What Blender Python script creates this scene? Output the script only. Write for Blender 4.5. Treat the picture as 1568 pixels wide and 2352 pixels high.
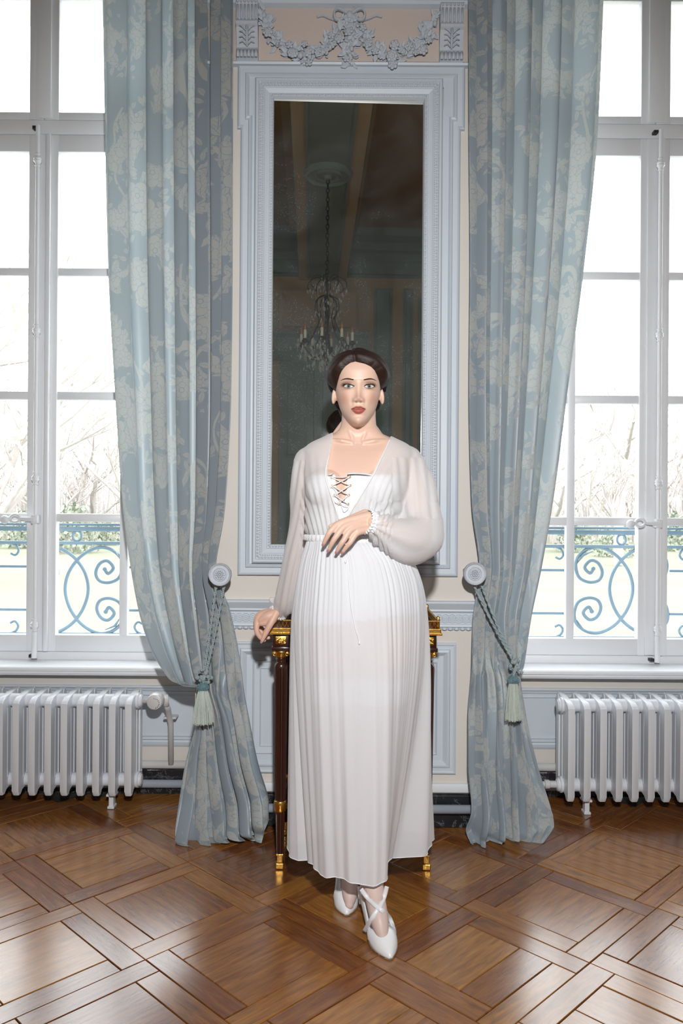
import bpy, bmesh, math, random
import numpy as np
from mathutils import Vector, Matrix, Euler
from mathutils.bvhtree import BVHTree

PI = math.pi
for o in list(bpy.data.objects):
    bpy.data.objects.remove(o)
scene = bpy.context.scene
COL = scene.collection
rng = random.Random(7)

# ------------------------------------------------------------------ camera
F_PX, CAM_H, ROLL = 1820.0, 1.25, 0.0070
cam_data = bpy.data.cameras.new('camera')
cam_data.sensor_fit = 'VERTICAL'
cam_data.sensor_height = 36.0
cam_data.sensor_width = 24.0
cam_data.lens = F_PX / 2352 * 36.0
cam_data.clip_start = 0.02
cam_data.clip_end = 400
cam = bpy.data.objects.new('camera', cam_data)
COL.objects.link(cam)
cam.matrix_world = Matrix.Translation((0, 0, CAM_H)) @ Matrix.Rotation(PI / 2, 4, 'X') @ Matrix.Rotation(ROLL, 4, 'Z')
scene.camera = cam

# ------------------------------------------------------------------ sky, flash, exposure
SKY = 7.0
world = bpy.data.worlds.new('overcast_sky')
scene.world = world
world.use_nodes = True
_n = world.node_tree.nodes
_n['Background'].inputs[0].default_value = (0.955, 0.98, 1.0, 1)
_n['Background'].inputs[1].default_value = SKY

fl = bpy.data.lights.new('camera_flash', 'SPOT')
fl.energy = 330
fl.shadow_soft_size = 0.045
fl.spot_size = math.radians(108)
fl.spot_blend = 1.0
fl.color = (1.0, 0.985, 0.97)
flash = bpy.data.objects.new('camera_flash', fl)
COL.objects.link(flash)
flash.location = (0.08, -0.12, 1.86)
flash.rotation_euler = (math.radians(77), 0, 0)

for sgn in (-1, 1):          # sampling portals in the two window openings (give off no light of their own)
    pl = bpy.data.lights.new('window_portal', 'AREA')
    pl.shape = 'RECTANGLE'
    pl.size, pl.size_y = 1.75, 3.3
    pl.cycles.is_portal = True
    po = bpy.data.objects.new('window_portal', pl)
    COL.objects.link(po)
    po.location = (-1.36 if sgn < 0 else 1.41, 3.72, 2.2)
    po.rotation_euler = (-PI / 2, 0, 0)

scene.view_settings.view_transform = 'Standard'
scene.view_settings.look = 'None'
scene.view_settings.gamma = 1.0
scene.view_settings.use_curve_mapping = False
scene.view_settings.exposure = 0.0

# ------------------------------------------------------------------ helpers
def P(px, py, D):
    """point of the place seen at photo pixel (px, py) at depth D in front of the camera"""
    dx, dy = px - 784.0, py - 1176.0
    c, s = math.cos(ROLL), math.sin(ROLL)
    x, y = dx * c + dy * s, -dx * s + dy * c
    return Vector((x * D / F_PX, D, CAM_H - y * D / F_PX))

WL = {}
def tag(o, label=None, cat=None, group=None, kind=None):
    if label: o['label'] = label
    if cat: o['category'] = cat
    if group: o['group'] = group
    if kind: o['kind'] = kind
    return o

def thing(name, loc, label=None, cat=None, group=None, kind=None):
    o = bpy.data.objects.new(name, None)
    COL.objects.link(o)
    o.empty_display_size = 0.05
    o.location = loc
    WL[o.name] = Vector(loc)
    return tag(o, label, cat, group, kind)

def wl(o):
    return WL.get(o.name, Vector((0, 0, 0)))

def put(name, me, parent=None, loc=(0, 0, 0), rot=None, scale=None):
    """an object that uses an existing mesh; loc is in world space"""
    o = bpy.data.objects.new(name, me)
    COL.objects.link(o)
    WL[o.name] = Vector(loc)
    if parent is not None:
        o.parent = parent
        o.location = Vector(loc) - wl(parent)
    else:
        o.location = loc
    if rot is not None: o.rotation_euler = rot
    if scale is not None: o.scale = scale
    return o

class MB:
    def __init__(s): s.v = []; s.f = []
    def add(s, vs, fs):
        b = len(s.v)
        s.v.extend([tuple(p) for p in vs])
        s.f.extend([tuple(i + b for i in f) for f in fs])
        return s
    def box(s, x0, x1, y0, y1, z0, z1, c=0.0):
        if c <= 0:
            vs = [(x, y, z) for z in (z0, z1) for y in (y0, y1) for x in (x0, x1)]
            return s.add(vs, [(0, 2, 3, 1), (4, 5, 7, 6), (0, 1, 5, 4), (2, 6, 7, 3), (0, 4, 6, 2), (1, 3, 7, 5)])
        bm = bmesh.new()
        bmesh.ops.create_cube(bm, size=1)
        for v in bm.verts:
            v.co = Vector(((x0 + x1) / 2 + v.co.x * (x1 - x0), (y0 + y1) / 2 + v.co.y * (y1 - y0), (z0 + z1) / 2 + v.co.z * (z1 - z0)))
        bmesh.ops.bevel(bm, geom=bm.edges[:], offset=c, segments=2, affect='EDGES', profile=0.5)
        return s.bm(bm)
    def bm(s, bm, M=None):
        bm.verts.index_update()
        vs = [(M @ v.co if M else v.co) for v in bm.verts]
        fs = [[v.index for v in f.verts] for f in bm.faces]
        bm.free()
        return s.add(vs, fs)
    def mesh(s, other, M=None):
        return s.add([(M @ Vector(p) if M else p) for p in other.v], other.f)
    def tube(s, pts, r, n=8, closed=False, cap=True, flat=1.0):
        pts = [Vector(p) for p in pts]
        m = len(pts)
        rad = r if hasattr(r, '__len__') else [r] * m
        up = None
        rings = []
        for i, p in enumerate(pts):
            a = pts[i - 1] if (i > 0 or closed) else pts[i]
            b = pts[(i + 1) % m] if (i < m - 1 or closed) else pts[i]
            t = (b - a)
            t = t.normalized() if t.length > 1e-9 else Vector((0, 0, 1))
            if up is None:
                up = Vector((0, 0, 1)) if abs(t.z) < 0.9 else Vector((0, 1, 0))
            u = t.cross(up)
            if u.length < 1e-6: u = t.cross(Vector((1, 0, 0)))
            u.normalize()
            w = u.cross(t).normalized()
            up = w
            rings.append([p + (u * math.cos(2 * PI * k / n) + w * math.sin(2 * PI * k / n) * flat) * rad[i] for k in range(n)])
        vs = [q for rg in rings for q in rg]
        fs = []
        for i in range(m if closed else m - 1):
            j = (i + 1) % m
            for k in range(n):
                l = (k + 1) % n
                fs.append((i * n + k, i * n + l, j * n + l, j * n + k))
        if cap and not closed:
            fs.append(tuple(range(n - 1, -1, -1)))
            fs.append(tuple((m - 1) * n + k for k in range(n)))
        return s.add(vs, fs)
    def lathe(s, prof, n=24, M=None, cap=True):
        """prof: list of (radius, z)"""
        vs = []
        for r, z in prof:
            for k in range(n):
                a = 2 * PI * k / n
                vs.append(Vector((r * math.cos(a), r * math.sin(a), z)))
        fs = []
        m = len(prof)
        for i in range(m - 1):
            for k in range(n):
                l = (k + 1) % n
                fs.append((i * n + k, i * n + l, (i + 1) * n + l, (i + 1) * n + k))
        if cap:
            fs.append(tuple(range(n - 1, -1, -1)))
            fs.append(tuple((m - 1) * n + k for k in range(n)))
        if M: vs = [M @ v for v in vs]
        return s.add(vs, fs)
    def loft(s, rings, cap=True):
        n = len(rings[0]); m = len(rings)
        vs = [q for rg in rings for q in rg]
        fs = []
        for i in range(m - 1):
            for k in range(n):
                l = (k + 1) % n
                fs.append((i * n + k, i * n + l, (i + 1) * n + l, (i + 1) * n + k))
        if cap:
            fs.append(tuple(range(n - 1, -1, -1)))
            fs.append(tuple((m - 1) * n + k for k in range(n)))
        return s.add(vs, fs)
    def sphere(s, c, r, u=12, v=8):
        rx, ry, rz = r if hasattr(r, '__len__') else (r, r, r)
        c = Vector(c)
        vs = [c + Vector((0, 0, -rz))]
        for i in range(1, v):
            a = -PI / 2 + PI * i / v
            for k in range(u):
                b = 2 * PI * k / u
                vs.append(c + Vector((rx * math.cos(a) * math.cos(b), ry * math.cos(a) * math.sin(b), rz * math.sin(a))))
        vs.append(c + Vector((0, 0, rz)))
        fs = []
        for k in range(u):
            fs.append((0, 1 + (k + 1) % u, 1 + k))
        for i in range(v - 2):
            for k in range(u):
                l = (k + 1) % u
                fs.append((1 + i * u + k, 1 + i * u + l, 1 + (i + 1) * u + l, 1 + (i + 1) * u + k))
        b = 1 + (v - 2) * u
        for k in range(u):
            fs.append((b + k, b + (k + 1) % u, len(vs) - 1))
        return s.add(vs, fs)
    def grid(s, pts):
        """pts[i][j]"""
        m, n = len(pts), len(pts[0])
        return s.add([q for row in pts for q in row], [(i * n + j, i * n + j + 1, (i + 1) * n + j + 1, (i + 1) * n + j) for i in range(m - 1) for j in range(n - 1)])
    def me(s, name, mat, smooth=False, angle=None, off=None):
        m = bpy.data.meshes.new(name)
        vs = s.v if off is None else [(p[0] - off[0], p[1] - off[1], p[2] - off[2]) for p in s.v]
        m.from_pydata(vs, [], s.f)
        m.validate()
        if mat is not None: m.materials.append(mat)
        if smooth or angle is not None:
            m.polygons.foreach_set('use_smooth', [True] * len(m.polygons))
            if angle is not None:
                try: m.set_sharp_from_angle(angle=math.radians(angle))
                except Exception: pass
        m.update()
        return m
    def build(s, name, mat, parent=None, smooth=False, angle=None, origin=None):
        """vertices are in world space"""
        o_ = Vector(origin) if origin is not None else (wl(parent) if parent is not None else Vector((0, 0, 0)))
        if origin is None and parent is None:
            a = np.array(s.v)
            o_ = Vector(((a[:, 0].min() + a[:, 0].max()) / 2, (a[:, 1].min() + a[:, 1].max()) / 2, a[:, 2].min()))
        m = s.me(name, mat, smooth, angle, off=o_)
        return put(name, m, parent, o_)

def spline(pts, n):
    """Catmull-Rom through pts, n samples per span"""
    pts = [np.array(p, float) for p in pts]
    out = []
    for i in range(len(pts) - 1):
        p0 = pts[max(i - 1, 0)]; p1 = pts[i]; p2 = pts[i + 1]; p3 = pts[min(i + 2, len(pts) - 1)]
        for k in range(n):
            t = k / n
            out.append(0.5 * ((2 * p1) + (-p0 + p2) * t + (2 * p0 - 5 * p1 + 4 * p2 - p3) * t * t + (-p0 + 3 * p1 - 3 * p2 + p3) * t ** 3))
    out.append(pts[-1])
    return out

def interp(x, xs, ys):
    return float(np.interp(x, xs, ys))

def smooth_interp(x, xs, ys):
    """C1 interpolation (pchip-like) for arrays"""
    xs = np.asarray(xs, float); ys = np.asarray(ys, float); x = np.asarray(x, float)
    h = np.diff(xs); d = np.diff(ys) / h
    m = np.zeros_like(ys)
    m[0], m[-1] = d[0], d[-1]
    for i in range(1, len(xs) - 1):
        if d[i - 1] * d[i] > 0:
            w1, w2 = 2 * h[i] + h[i - 1], h[i] + 2 * h[i - 1]
            m[i] = (w1 + w2) / (w1 / d[i - 1] + w2 / d[i])
    i = np.clip(np.searchsorted(xs, x) - 1, 0, len(xs) - 2)
    t = np.clip((x - xs[i]) / h[i], 0, 1)
    return ((2 * t ** 3 - 3 * t ** 2 + 1) * ys[i] + (t ** 3 - 2 * t ** 2 + t) * h[i] * m[i] + (-2 * t ** 3 + 3 * t ** 2) * ys[i + 1] + (t ** 3 - t ** 2) * h[i] * m[i + 1])

def offset_poly(poly, d):
    """inset an axis-aligned closed polygon (counter-clockwise, (x, z)) by d"""
    n = len(poly); out = []
    for i in range(n):
        a, b, c = Vector(poly[i - 1]), Vector(poly[i]), Vector(poly[(i + 1) % n])
        e1, e2 = (b - a).normalized(), (c - b).normalized()
        n1, n2 = Vector((-e1.y, e1.x)), Vector((-e2.y, e2.x))
        out.append((b.x + (n1.x + n2.x) * d, b.y + (n1.y + n2.y) * d))
    return out

def moulding(mb, poly, profile, ywall):
    """profile: (inset, how far it stands proud of ywall towards the room)"""
    loops = []
    for ins, pr in profile:
        loops.append([(x, ywall - pr, z) for x, z in offset_poly(poly, ins)])
    n = len(poly)
    vs = [p for l in loops for p in l]
    fs = []
    for i in range(len(loops) - 1):
        for k in range(n):
            l = (k + 1) % n
            fs.append((i * n + k, i * n + l, (i + 1) * n + l, (i + 1) * n + k))
    mb.add(vs, fs)
    return loops[-1]

def rect(x0, x1, z0, z1):
    return [(x0, z0), (x1, z0), (x1, z1), (x0, z1)]

# ------------------------------------------------------------------ materials
class NT:
    """little node-tree writer"""
    def __init__(s, name):
        s.m = bpy.data.materials.new(name)
        s.m.use_nodes = True
        s.t = s.m.node_tree
        s.b = s.t.nodes['Principled BSDF']
        s.out = s.t.nodes['Material Output']
    def n(s, kind, **kw):
        x = s.t.nodes.new(kind)
        for k, v in kw.items(): setattr(x, k, v)
        return x
    def link(s, a, b): s.t.links.new(a, b)
    def set(s, node, key, val):
        if hasattr(val, 'is_linked') or isinstance(val, bpy.types.NodeSocket): s.link(val, node.inputs[key])
        else: node.inputs[key].default_value = val
    def math(s, op, a, b=None, c=None, clamp=False):
        x = s.n('ShaderNodeMath', operation=op, use_clamp=clamp)
        s.set(x, 0, a)
        if b is not None: s.set(x, 1, b)
        if c is not None: s.set(x, 2, c)
        return x.outputs[0]
    def vmath(s, op, a, b=None, out=0):
        x = s.n('ShaderNodeVectorMath', operation=op)
        s.set(x, 0, a)
        if b is not None: s.set(x, 1 if op != 'SCALE' else 3, b)
        return x.outputs[out]
    def mix(s, f, a, b, blend='MIX'):
        x = s.n('ShaderNodeMix', data_type='RGBA', blend_type=blend)
        s.set(x, 0, f); s.set(x, 6, a); s.set(x, 7, b)
        return x.outputs[2]
    def fmix(s, f, a, b):
        x = s.n('ShaderNodeMix', data_type='FLOAT')
        s.set(x, 0, f); s.set(x, 2, a); s.set(x, 3, b)
        return x.outputs[0]
    def ramp(s, f, stops):
        x = s.n('ShaderNodeValToRGB')
        e = x.color_ramp.elements
        while len(e) < len(stops): e.new(0.5)
        for i, (p, c) in enumerate(stops):
            e[i].position = p; e[i].color = c if len(c) == 4 else (*c, 1)
        s.link(f, x.inputs[0])
        return x.outputs[0]
    def coord(s, which='Object', scale=None):
        c = s.n('ShaderNodeTexCoord').outputs[which]
        if scale is not None:
            mp = s.n('ShaderNodeMapping')
            s.link(c, mp.inputs[0])
            mp.inputs['Scale'].default_value = scale
            return mp.outputs[0]
        return c
    def noise(s, vec, scale, detail=4, rough=0.55, dist=0.0, out=0):
        x = s.n('ShaderNodeTexNoise')
        s.set(x, 'Vector', vec); s.set(x, 'Scale', scale); s.set(x, 'Detail', detail); s.set(x, 'Roughness', rough); s.set(x, 'Distortion', dist)
        return x.outputs[out]
    def bump(s, h, strength, dist=0.01):
        x = s.n('ShaderNodeBump')
        s.set(x, 'Height', h); s.set(x, 'Strength', strength); s.set(x, 'Distance', dist)
        s.link(x.outputs[0], s.b.inputs['Normal'])
        return x.outputs[0]
    def bsdf(s, **kw):
        for k, v in kw.items():
            k2 = {'color': 'Base Color', 'rough': 'Roughness', 'metal': 'Metallic', 'spec': 'Specular IOR Level', 'sss': 'Subsurface Weight', 'coat': 'Coat Weight', 'coat_rough': 'Coat Roughness', 'trans': 'Transmission Weight', 'ior': 'IOR', 'sheen': 'Sheen Weight', 'alpha': 'Alpha', 'aniso': 'Anisotropic'}[k]
            if k == 'color' and isinstance(v, tuple) and len(v) == 3: v = (*v, 1)
            s.set(s.b, k2, v)
        return s

def srgb(r, g, b):
    f = lambda c: (c / 12.92 if c <= 0.04045 else ((c + 0.055) / 1.055) ** 2.4)
    return tuple(f(x / 255.0) for x in (r, g, b))

def scl(c, k): return tuple(min(1, x * k) for x in c)

def plain(name, col, rough=0.5, metal=0.0, spec=0.5, var=0.08, scale=12.0, bump=0.0, bscale=60.0, **kw):
    t = NT(name)
    c = t.coord('Object')
    nz = t.noise(c, scale, 5)
    t.bsdf(color=t.mix(nz, (*scl(col, 1 - var), 1), (*scl(col, 1 + var), 1)), rough=rough, metal=metal, spec=spec, **kw)
    if bump > 0:
        t.bump(t.noise(c, bscale, 3), bump, 0.002)
    return t.m

M = {}
M['trim'] = plain('pale_blue_grey_paint', (0.60, 0.665, 0.735), 0.45, var=0.04, scale=5, bump=0.06, bscale=180)
M['beige'] = plain('beige_wall_paint', (0.70, 0.662, 0.612), 0.6, var=0.04, scale=3, bump=0.08, bscale=120)
M['white_paint'] = plain('white_window_paint', (0.82, 0.845, 0.885), 0.35, var=0.03, scale=6, bump=0.10, bscale=70)
M['iron_blue'] = plain('blue_painted_iron', (0.155, 0.235, 0.295), 0.5, var=0.12, scale=25)
M['radiator'] = plain('radiator_enamel', (0.74, 0.77, 0.82), 0.32, var=0.03, scale=10, bump=0.05, bscale=120)
M['pipe'] = plain('painted_pipe', (0.62, 0.62, 0.63), 0.35, var=0.05)
M['pipe_grey'] = plain('grey_painted_pipe', (0.36, 0.40, 0.47), 0.4, var=0.08)
M['plaster'] = plain('grey_painted_plaster', (0.56, 0.60, 0.66), 0.6, var=0.12, scale=70, bump=0.15, bscale=200)
M['pinkwall'] = plain('pinkish_frieze_ground', (0.66, 0.565, 0.515), 0.65, var=0.05, scale=4)
M['dark'] = plain('dark_metal', (0.02, 0.02, 0.022), 0.5)
M['subfloor'] = plain('dark_floor_joint', (0.012, 0.008, 0.006), 0.9)
M['ceil_brown'] = plain('brown_ceiling_paint', (0.40, 0.29, 0.21), 0.7, var=0.06)
M['ceil_green'] = plain('grey_green_ceiling_paint', (0.27, 0.31, 0.30), 0.7, var=0.06)
M['far_beige'] = plain('ochre_wall_paint', (0.50, 0.39, 0.27), 0.7, var=0.06)
M['far_green'] = plain('grey_green_wall_paint', (0.26, 0.32, 0.31), 0.6, var=0.06)

def marble_black():
    t = NT('black_veined_marble')
    c = t.coord('Object')
    n1 = t.noise(c, 9, 8, 0.7, 1.5)
    veins = t.math('LESS_THAN', t.math('ABSOLUTE', t.math('SUBTRACT', n1, 0.5)), 0.005)
    soft = t.noise(c, 5, 6)
    t.bsdf(color=t.mix(veins, t.mix(soft, (0.006, 0.007, 0.009, 1), (0.03, 0.032, 0.038, 1)), (0.22, 0.22, 0.24, 1)), rough=0.16)
    return t.m
M['marble'] = marble_black()

def wood_floor():
    t = NT('oak_parquet')
    rnd = t.n('ShaderNodeObjectInfo').outputs['Random']
    c = t.coord('Object')
    off = t.n('ShaderNodeCombineXYZ')
    t.link(t.math('MULTIPLY', rnd, 37.0), off.inputs[0]); t.link(t.math('MULTIPLY', rnd, 91.0), off.inputs[1])
    v = t.vmath('ADD', c, off.outputs[0])
    mp = t.n('ShaderNodeMapping'); t.link(v, mp.inputs[0]); mp.inputs['Scale'].default_value = (1.0, 9.0, 4.0)
    g1 = t.noise(mp.outputs[0], 7, 6, 0.65, 0.6)
    mp2 = t.n('ShaderNodeMapping'); t.link(v, mp2.inputs[0]); mp2.inputs['Scale'].default_value = (6.0, 120.0, 20.0)
    g2 = t.noise(mp2.outputs[0], 3, 4, 0.6)
    knots = t.noise(v, 5.5, 3, 0.5, 0.8)
    kn = t.math('MULTIPLY', t.math('SUBTRACT', knots, 0.62, clamp=True), 5.0, clamp=True)
    base = t.ramp(g1, [(0.25, (0.15, 0.048, 0.008)), (0.5, (0.325, 0.118, 0.021)), (0.78, (0.50, 0.215, 0.046))])
    base = t.mix(t.math('MULTIPLY', g2, 0.55), base, (0.05, 0.02, 0.008, 1))
    base = t.mix(t.math('MULTIPLY', kn, 0.65), base, (0.035, 0.014, 0.006, 1))
    br = t.fmix(rnd, 0.66, 1.20)
    hs = t.n('ShaderNodeHueSaturation'); t.link(base, hs.inputs['Color']); t.link(br, hs.inputs['Value'])
    t.link(t.fmix(rnd, 0.49, 0.508), hs.inputs['Hue'])
    wear = t.noise(t.coord('Object'), 3, 4)
    t.bsdf(color=hs.outputs[0], rough=t.fmix(wear, 0.15, 0.26), spec=0.75, coat=0.5, coat_rough=0.18)
    t.bump(t.math('ADD', t.math('MULTIPLY', g2, 0.6), t.math('MULTIPLY', knots, 0.8)), 0.22, 0.002)
    return t.m
M['oak'] = wood_floor()

def glass_pane():
    t = NT('clear_window_glass')
    tr = t.n('ShaderNodeBsdfTransparent'); tr.inputs[0].default_value = (0.97, 0.985, 0.98, 1)
    gl = t.n('ShaderNodeBsdfGlossy'); gl.inputs['Roughness'].default_value = 0.02
    fr = t.n('ShaderNodeFresnel'); fr.inputs[0].default_value = 1.45
    mx = t.n('ShaderNodeMixShader')
    t.link(t.math('MULTIPLY', fr.outputs[0], 0.6), mx.inputs[0]); t.link(tr.outputs[0], mx.inputs[1]); t.link(gl.outputs[0], mx.inputs[2])
    t.link(mx.outputs[0], t.out.inputs['Surface'])
    return t.m
M['glass'] = glass_pane()

def old_mirror():
    t = NT('aged_mirror_glass')
    c = t.coord('Object')
    sp = t.n('ShaderNodeTexVoronoi'); sp.inputs['Scale'].default_value = 170; t.link(c, sp.inputs['Vector'])
    dots = t.math('LESS_THAN', sp.outputs['Distance'], 0.16)
    zone = t.noise(c, 3.2, 5, 0.6, 0.6)
    sep = t.n('ShaderNodeSeparateXYZ'); t.link(c, sep.inputs[0])
    low = t.math('SUBTRACT', 1.0, t.math('MULTIPLY', sep.outputs[2], 0.95), clamp=True)
    spots = t.math('MULTIPLY', dots, t.math('GREATER_THAN', t.math('ADD', zone, t.math('MULTIPLY', low, 0.22)), 0.70))
    stain = t.noise(c, 7, 8, 0.7, 2.0)
    line = t.math('LESS_THAN', t.math('ABSOLUTE', t.math('SUBTRACT', stain, 0.5)), 0.006)
    line = t.math('MULTIPLY', line, t.math('GREATER_THAN', t.math('ADD', zone, t.math('MULTIPLY', low, 0.16)), 0.74))
    flaw = t.math('MAXIMUM', spots, t.math('MULTIPLY', line, 0.25))
    haze = t.math('MULTIPLY', t.math('SUBTRACT', t.math('ADD', zone, t.math('MULTIPLY', low, 0.3)), 0.55, clamp=True), 0.30)
    gl = t.n('ShaderNodeBsdfGlossy'); gl.inputs['Roughness'].default_value = 0.012; gl.inputs[0].default_value = (0.80, 0.80, 0.76, 1)
    df = t.n('ShaderNodeBsdfDiffuse'); df.inputs[0].default_value = (0.42, 0.48, 0.50, 1)
    mx = t.n('ShaderNodeMixShader')
    t.link(t.math('MAXIMUM', t.math('MULTIPLY', flaw, 0.4), haze), mx.inputs[0])
    t.link(gl.outputs[0], mx.inputs[1]); t.link(df.outputs[0], mx.inputs[2]); t.link(mx.outputs[0], t.out.inputs['Surface'])
    return t.m
M['mirror'] = old_mirror()
# ------------------------------------------------------------------ the room
YP, YN, YW = 3.17, 3.52, 3.61         # pier wall, wall under the windows, window plane
YF = -2.5                              # wall behind the camera
ZC = 4.35
XL, XR = -3.7, 3.75
NL, NR = (-2.16, -0.58), (0.60, 2.21)  # the two window recesses
PS = F_PX / YP

def zp(py, D): return CAM_H - (py - 1176) * D / F_PX

b = MB()
b.box(NL[1], NR[0], YP, 3.95, 0, ZC)
b.box(XL - 0.1, NL[0], YP, 3.95, 0, ZC)
b.box(NR[1], XR + 0.1, YP, 3.95, 0, ZC)
for a0, a1 in (NL, NR):
    b.box(a0, a1, YN, 3.95, 0, 0.535)
    b.box(a0, a1, YW - 0.02, 3.95, 3.66, ZC)
wall_back = tag(b.build('wall_back', M['beige']), kind='structure')
wall_left = tag(MB().box(XL - 0.12, XL, YF, YP, 0, ZC).build('wall_left', M['beige']), kind='structure')
wall_right = tag(MB().box(XR, XR + 0.12, YF, YP, 0, ZC).build('wall_right', M['beige']), kind='structure')
wall_front = tag(MB().box(XL - 0.12, XR + 0.12, YF - 0.12, YF, 0, ZC).build('wall_front', M['far_beige']), kind='structure')

# ceiling with a deep beam down the middle
ceiling = tag(MB().box(XL - 0.12, XR + 0.12, YF - 0.12, 3.95, ZC, ZC + 0.1).build('ceiling', M['ceil_brown']), kind='structure')
bx = -0.01
for xc in (bx, bx - 2.6, bx + 2.6):
    bm_ = MB().box(xc - 0.26, xc + 0.26, YF, YP, 3.82, ZC).build('beam', M['far_beige'], ceiling)
    p_ = MB(); moulding(p_, [(xc - 0.17, YF + 0.1), (xc + 0.17, YF + 0.1), (xc + 0.17, YP - 0.3), (xc - 0.17, YP - 0.3)], [(0, 0), (0, 0.012), (0.02, 0.016), (0.03, 0.006)], 0)
    # lay the moulding flat under the beam
    q_ = MB(); q_.add([(x, z, 3.82 + y) for x, y, z in p_.v], p_.f)
    q_.add([(xc - 0.14, YF + 0.13, 3.8145), (xc - 0.14, YP - 0.33, 3.8145), (xc + 0.14, YP - 0.33, 3.8145), (xc + 0.14, YF + 0.13, 3.8145)], [(0, 1, 2, 3)])
    q_.build('beam_panel', M['ceil_green'], bm_)
    for s in (-1, 1):
        MB().box(xc + s * 0.26 - (0.0 if s > 0 else 0.012), xc + s * 0.26 + (0.012 if s > 0 else 0.0), YF, YP, 3.86, ZC).build('beam_side', M['ceil_green'], bm_)
        MB().box(xc + s * 0.26 - (0.0 if s > 0 else 0.10), xc + s * 0.26 + (0.10 if s > 0 else 0.0), YF, YP, ZC - 0.06, ZC).build('beam_cornice', M['far_beige'], bm_)

# parquet ----------------------------------------------------------
floor = tag(MB().box(XL - 0.1, XR + 0.1, YF - 0.1, 3.6, -0.08, -0.013).build('floor', M['subfloor']), kind='structure')
PP, PW = 0.437, 0.0735
U0, V0 = 1.180, 1.065
def board(L, W, c=0.0016, h=0.012):
    m = MB()
    a, w = L / 2 - 0.0011, W / 2 - 0.0011
    vs = [(-a, -w, -h), (a, -w, -h), (a, w, -h), (-a, w, -h), (-a, -w, -c), (a, -w, -c), (a, w, -c), (-a, w, -c),
          (-a + c, -w + c, 0), (a - c, -w + c, 0), (a - c, w - c, 0), (-a + c, w - c, 0)]
    fs = [(4, 5, 9, 8), (5, 6, 10, 9), (6, 7, 11, 10), (7, 4, 8, 11), (8, 9, 10, 11), (0, 1, 5, 4), (1, 2, 6, 5), (2, 3, 7, 6), (3, 0, 4, 7)]
    return m.add(vs, fs)
INN = PP - 2 * PW
me_plank = board(PP - PW, PW).me('parquet_plank', M['oak'])
me_panel = board(INN, INN).me('parquet_panel', M['oak'])
me_half = board(INN, INN / 2).me('parquet_half_panel', M['oak'])
me_third = board(INN, INN * 0.36).me('parquet_narrow_panel', M['oak'])
me_rest = board(INN, INN * 0.64).me('parquet_wide_panel', M['oak'])
R2 = math.sqrt(0.5)
rest = MB()
for i in range(-12, 16):
    for j in range(-12, 16):
        u0, v0 = U0 + i * PP, V0 + j * PP
        uc, vc = u0 + PP / 2, v0 + PP / 2
        X, D = (uc - vc) * R2, (uc + vc) * R2
        if not (XL - 0.3 < X < XR + 0.3 and YF - 0.3 < D < 3.62): continue
        pieces = [(u0 + PW + (PP - PW) / 2, v0 + PP - PW / 2, 0, 'plank', me_plank), (u0 + (PP - PW) / 2, v0 + PW / 2, 0, 'plank', me_plank),
                  (u0 + PP - PW / 2, v0 + (PP - PW) / 2, 1, 'plank', me_plank), (u0 + PW / 2, v0 + PW + (PP - PW) / 2, 1, 'plank', me_plank)]
        k = rng.random(); d = rng.randrange(2)
        if (i, j) in ((0, 1), (0, 2), (1, 2), (2, 0), (3, 0)) or k < 0.5: pieces.append((uc, vc, d, 'panel_board', me_panel))
        elif k < 0.75:
            for s, q in ((-INN / 4, me_half), (INN / 4, me_half)):
                pieces.append((uc + (0 if d == 0 else s), vc + (s if d == 0 else 0), d, 'panel_board', q))
        else:
            for s, q in ((-INN * 0.32, me_third), (INN * 0.18, me_rest)):
                pieces.append((uc + (0 if d == 0 else s), vc + (s if d == 0 else 0), d, 'panel_board', q))
        vis = D > 1.75 - 0.0 and D < 3.6 and abs(X) < 0.35 + 0.45 * D + 0.12
        for pu, pv, o, nm, me_ in pieces:
            x, y = (pu - pv) * R2, (pu + pv) * R2
            if not (XL + 0.05 < x < XR - 0.05 and YF + 0.05 < y < 3.50): continue
            ang = PI / 4 if o == 0 else 3 * PI / 4
            dz = rng.uniform(-0.0012, 0.0012)
            if vis:
                put(nm, me_, floor, (x, y, dz), rot=(rng.uniform(-0.002, 0.002), rng.uniform(-0.0015, 0.0015), ang + rng.uniform(-0.003, 0.003)))
            else:
                Mx = Matrix.Translation((x, y, dz)) @ Matrix.Rotation(ang, 4, 'Z')
                rest.add([Mx @ v.co for v in me_.vertices], [tuple(p.vertices) for p in me_.polygons])
tag(rest.build('parquet_boards', M['oak'], floor), kind='stuff')

# baseboards, pipes -------------------------------------------------
def hbar(x0, x1, y, z, r, n=12):
    return MB().tube([(x0, y, z), (x1, y, z)], r, n)
bb = MB()
bb.box(NL[1] + 0.0, NR[0], YP - 0.026, YP, 0, 0.128, 0.004)
tag(bb.build('baseboard_back', M['marble']), kind='structure')
q = MB(); q.box(NL[1], NR[0], YP - 0.02, YP, 0.134, 0.172, 0.008)
q.build('base_moulding', M['white_paint'], wall_back, angle=40)
for nm, (a0, a1) in (('baseboard_left', NL), ('baseboard_right', NR)):
    tag(MB().box(a0, a1, YN - 0.024, YN, 0, 0.108, 0.004).build(nm, M['marble']), kind='structure')
t = hbar(NL[1] - 0.02, NR[0] + 0.02, YP - 0.052, 0.083, 0.0175).build('heating_pipe', M['pipe_grey'], smooth=True)
tag(t, 'grey heating pipe running along the black baseboard behind the console table', 'pipe')
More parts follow.
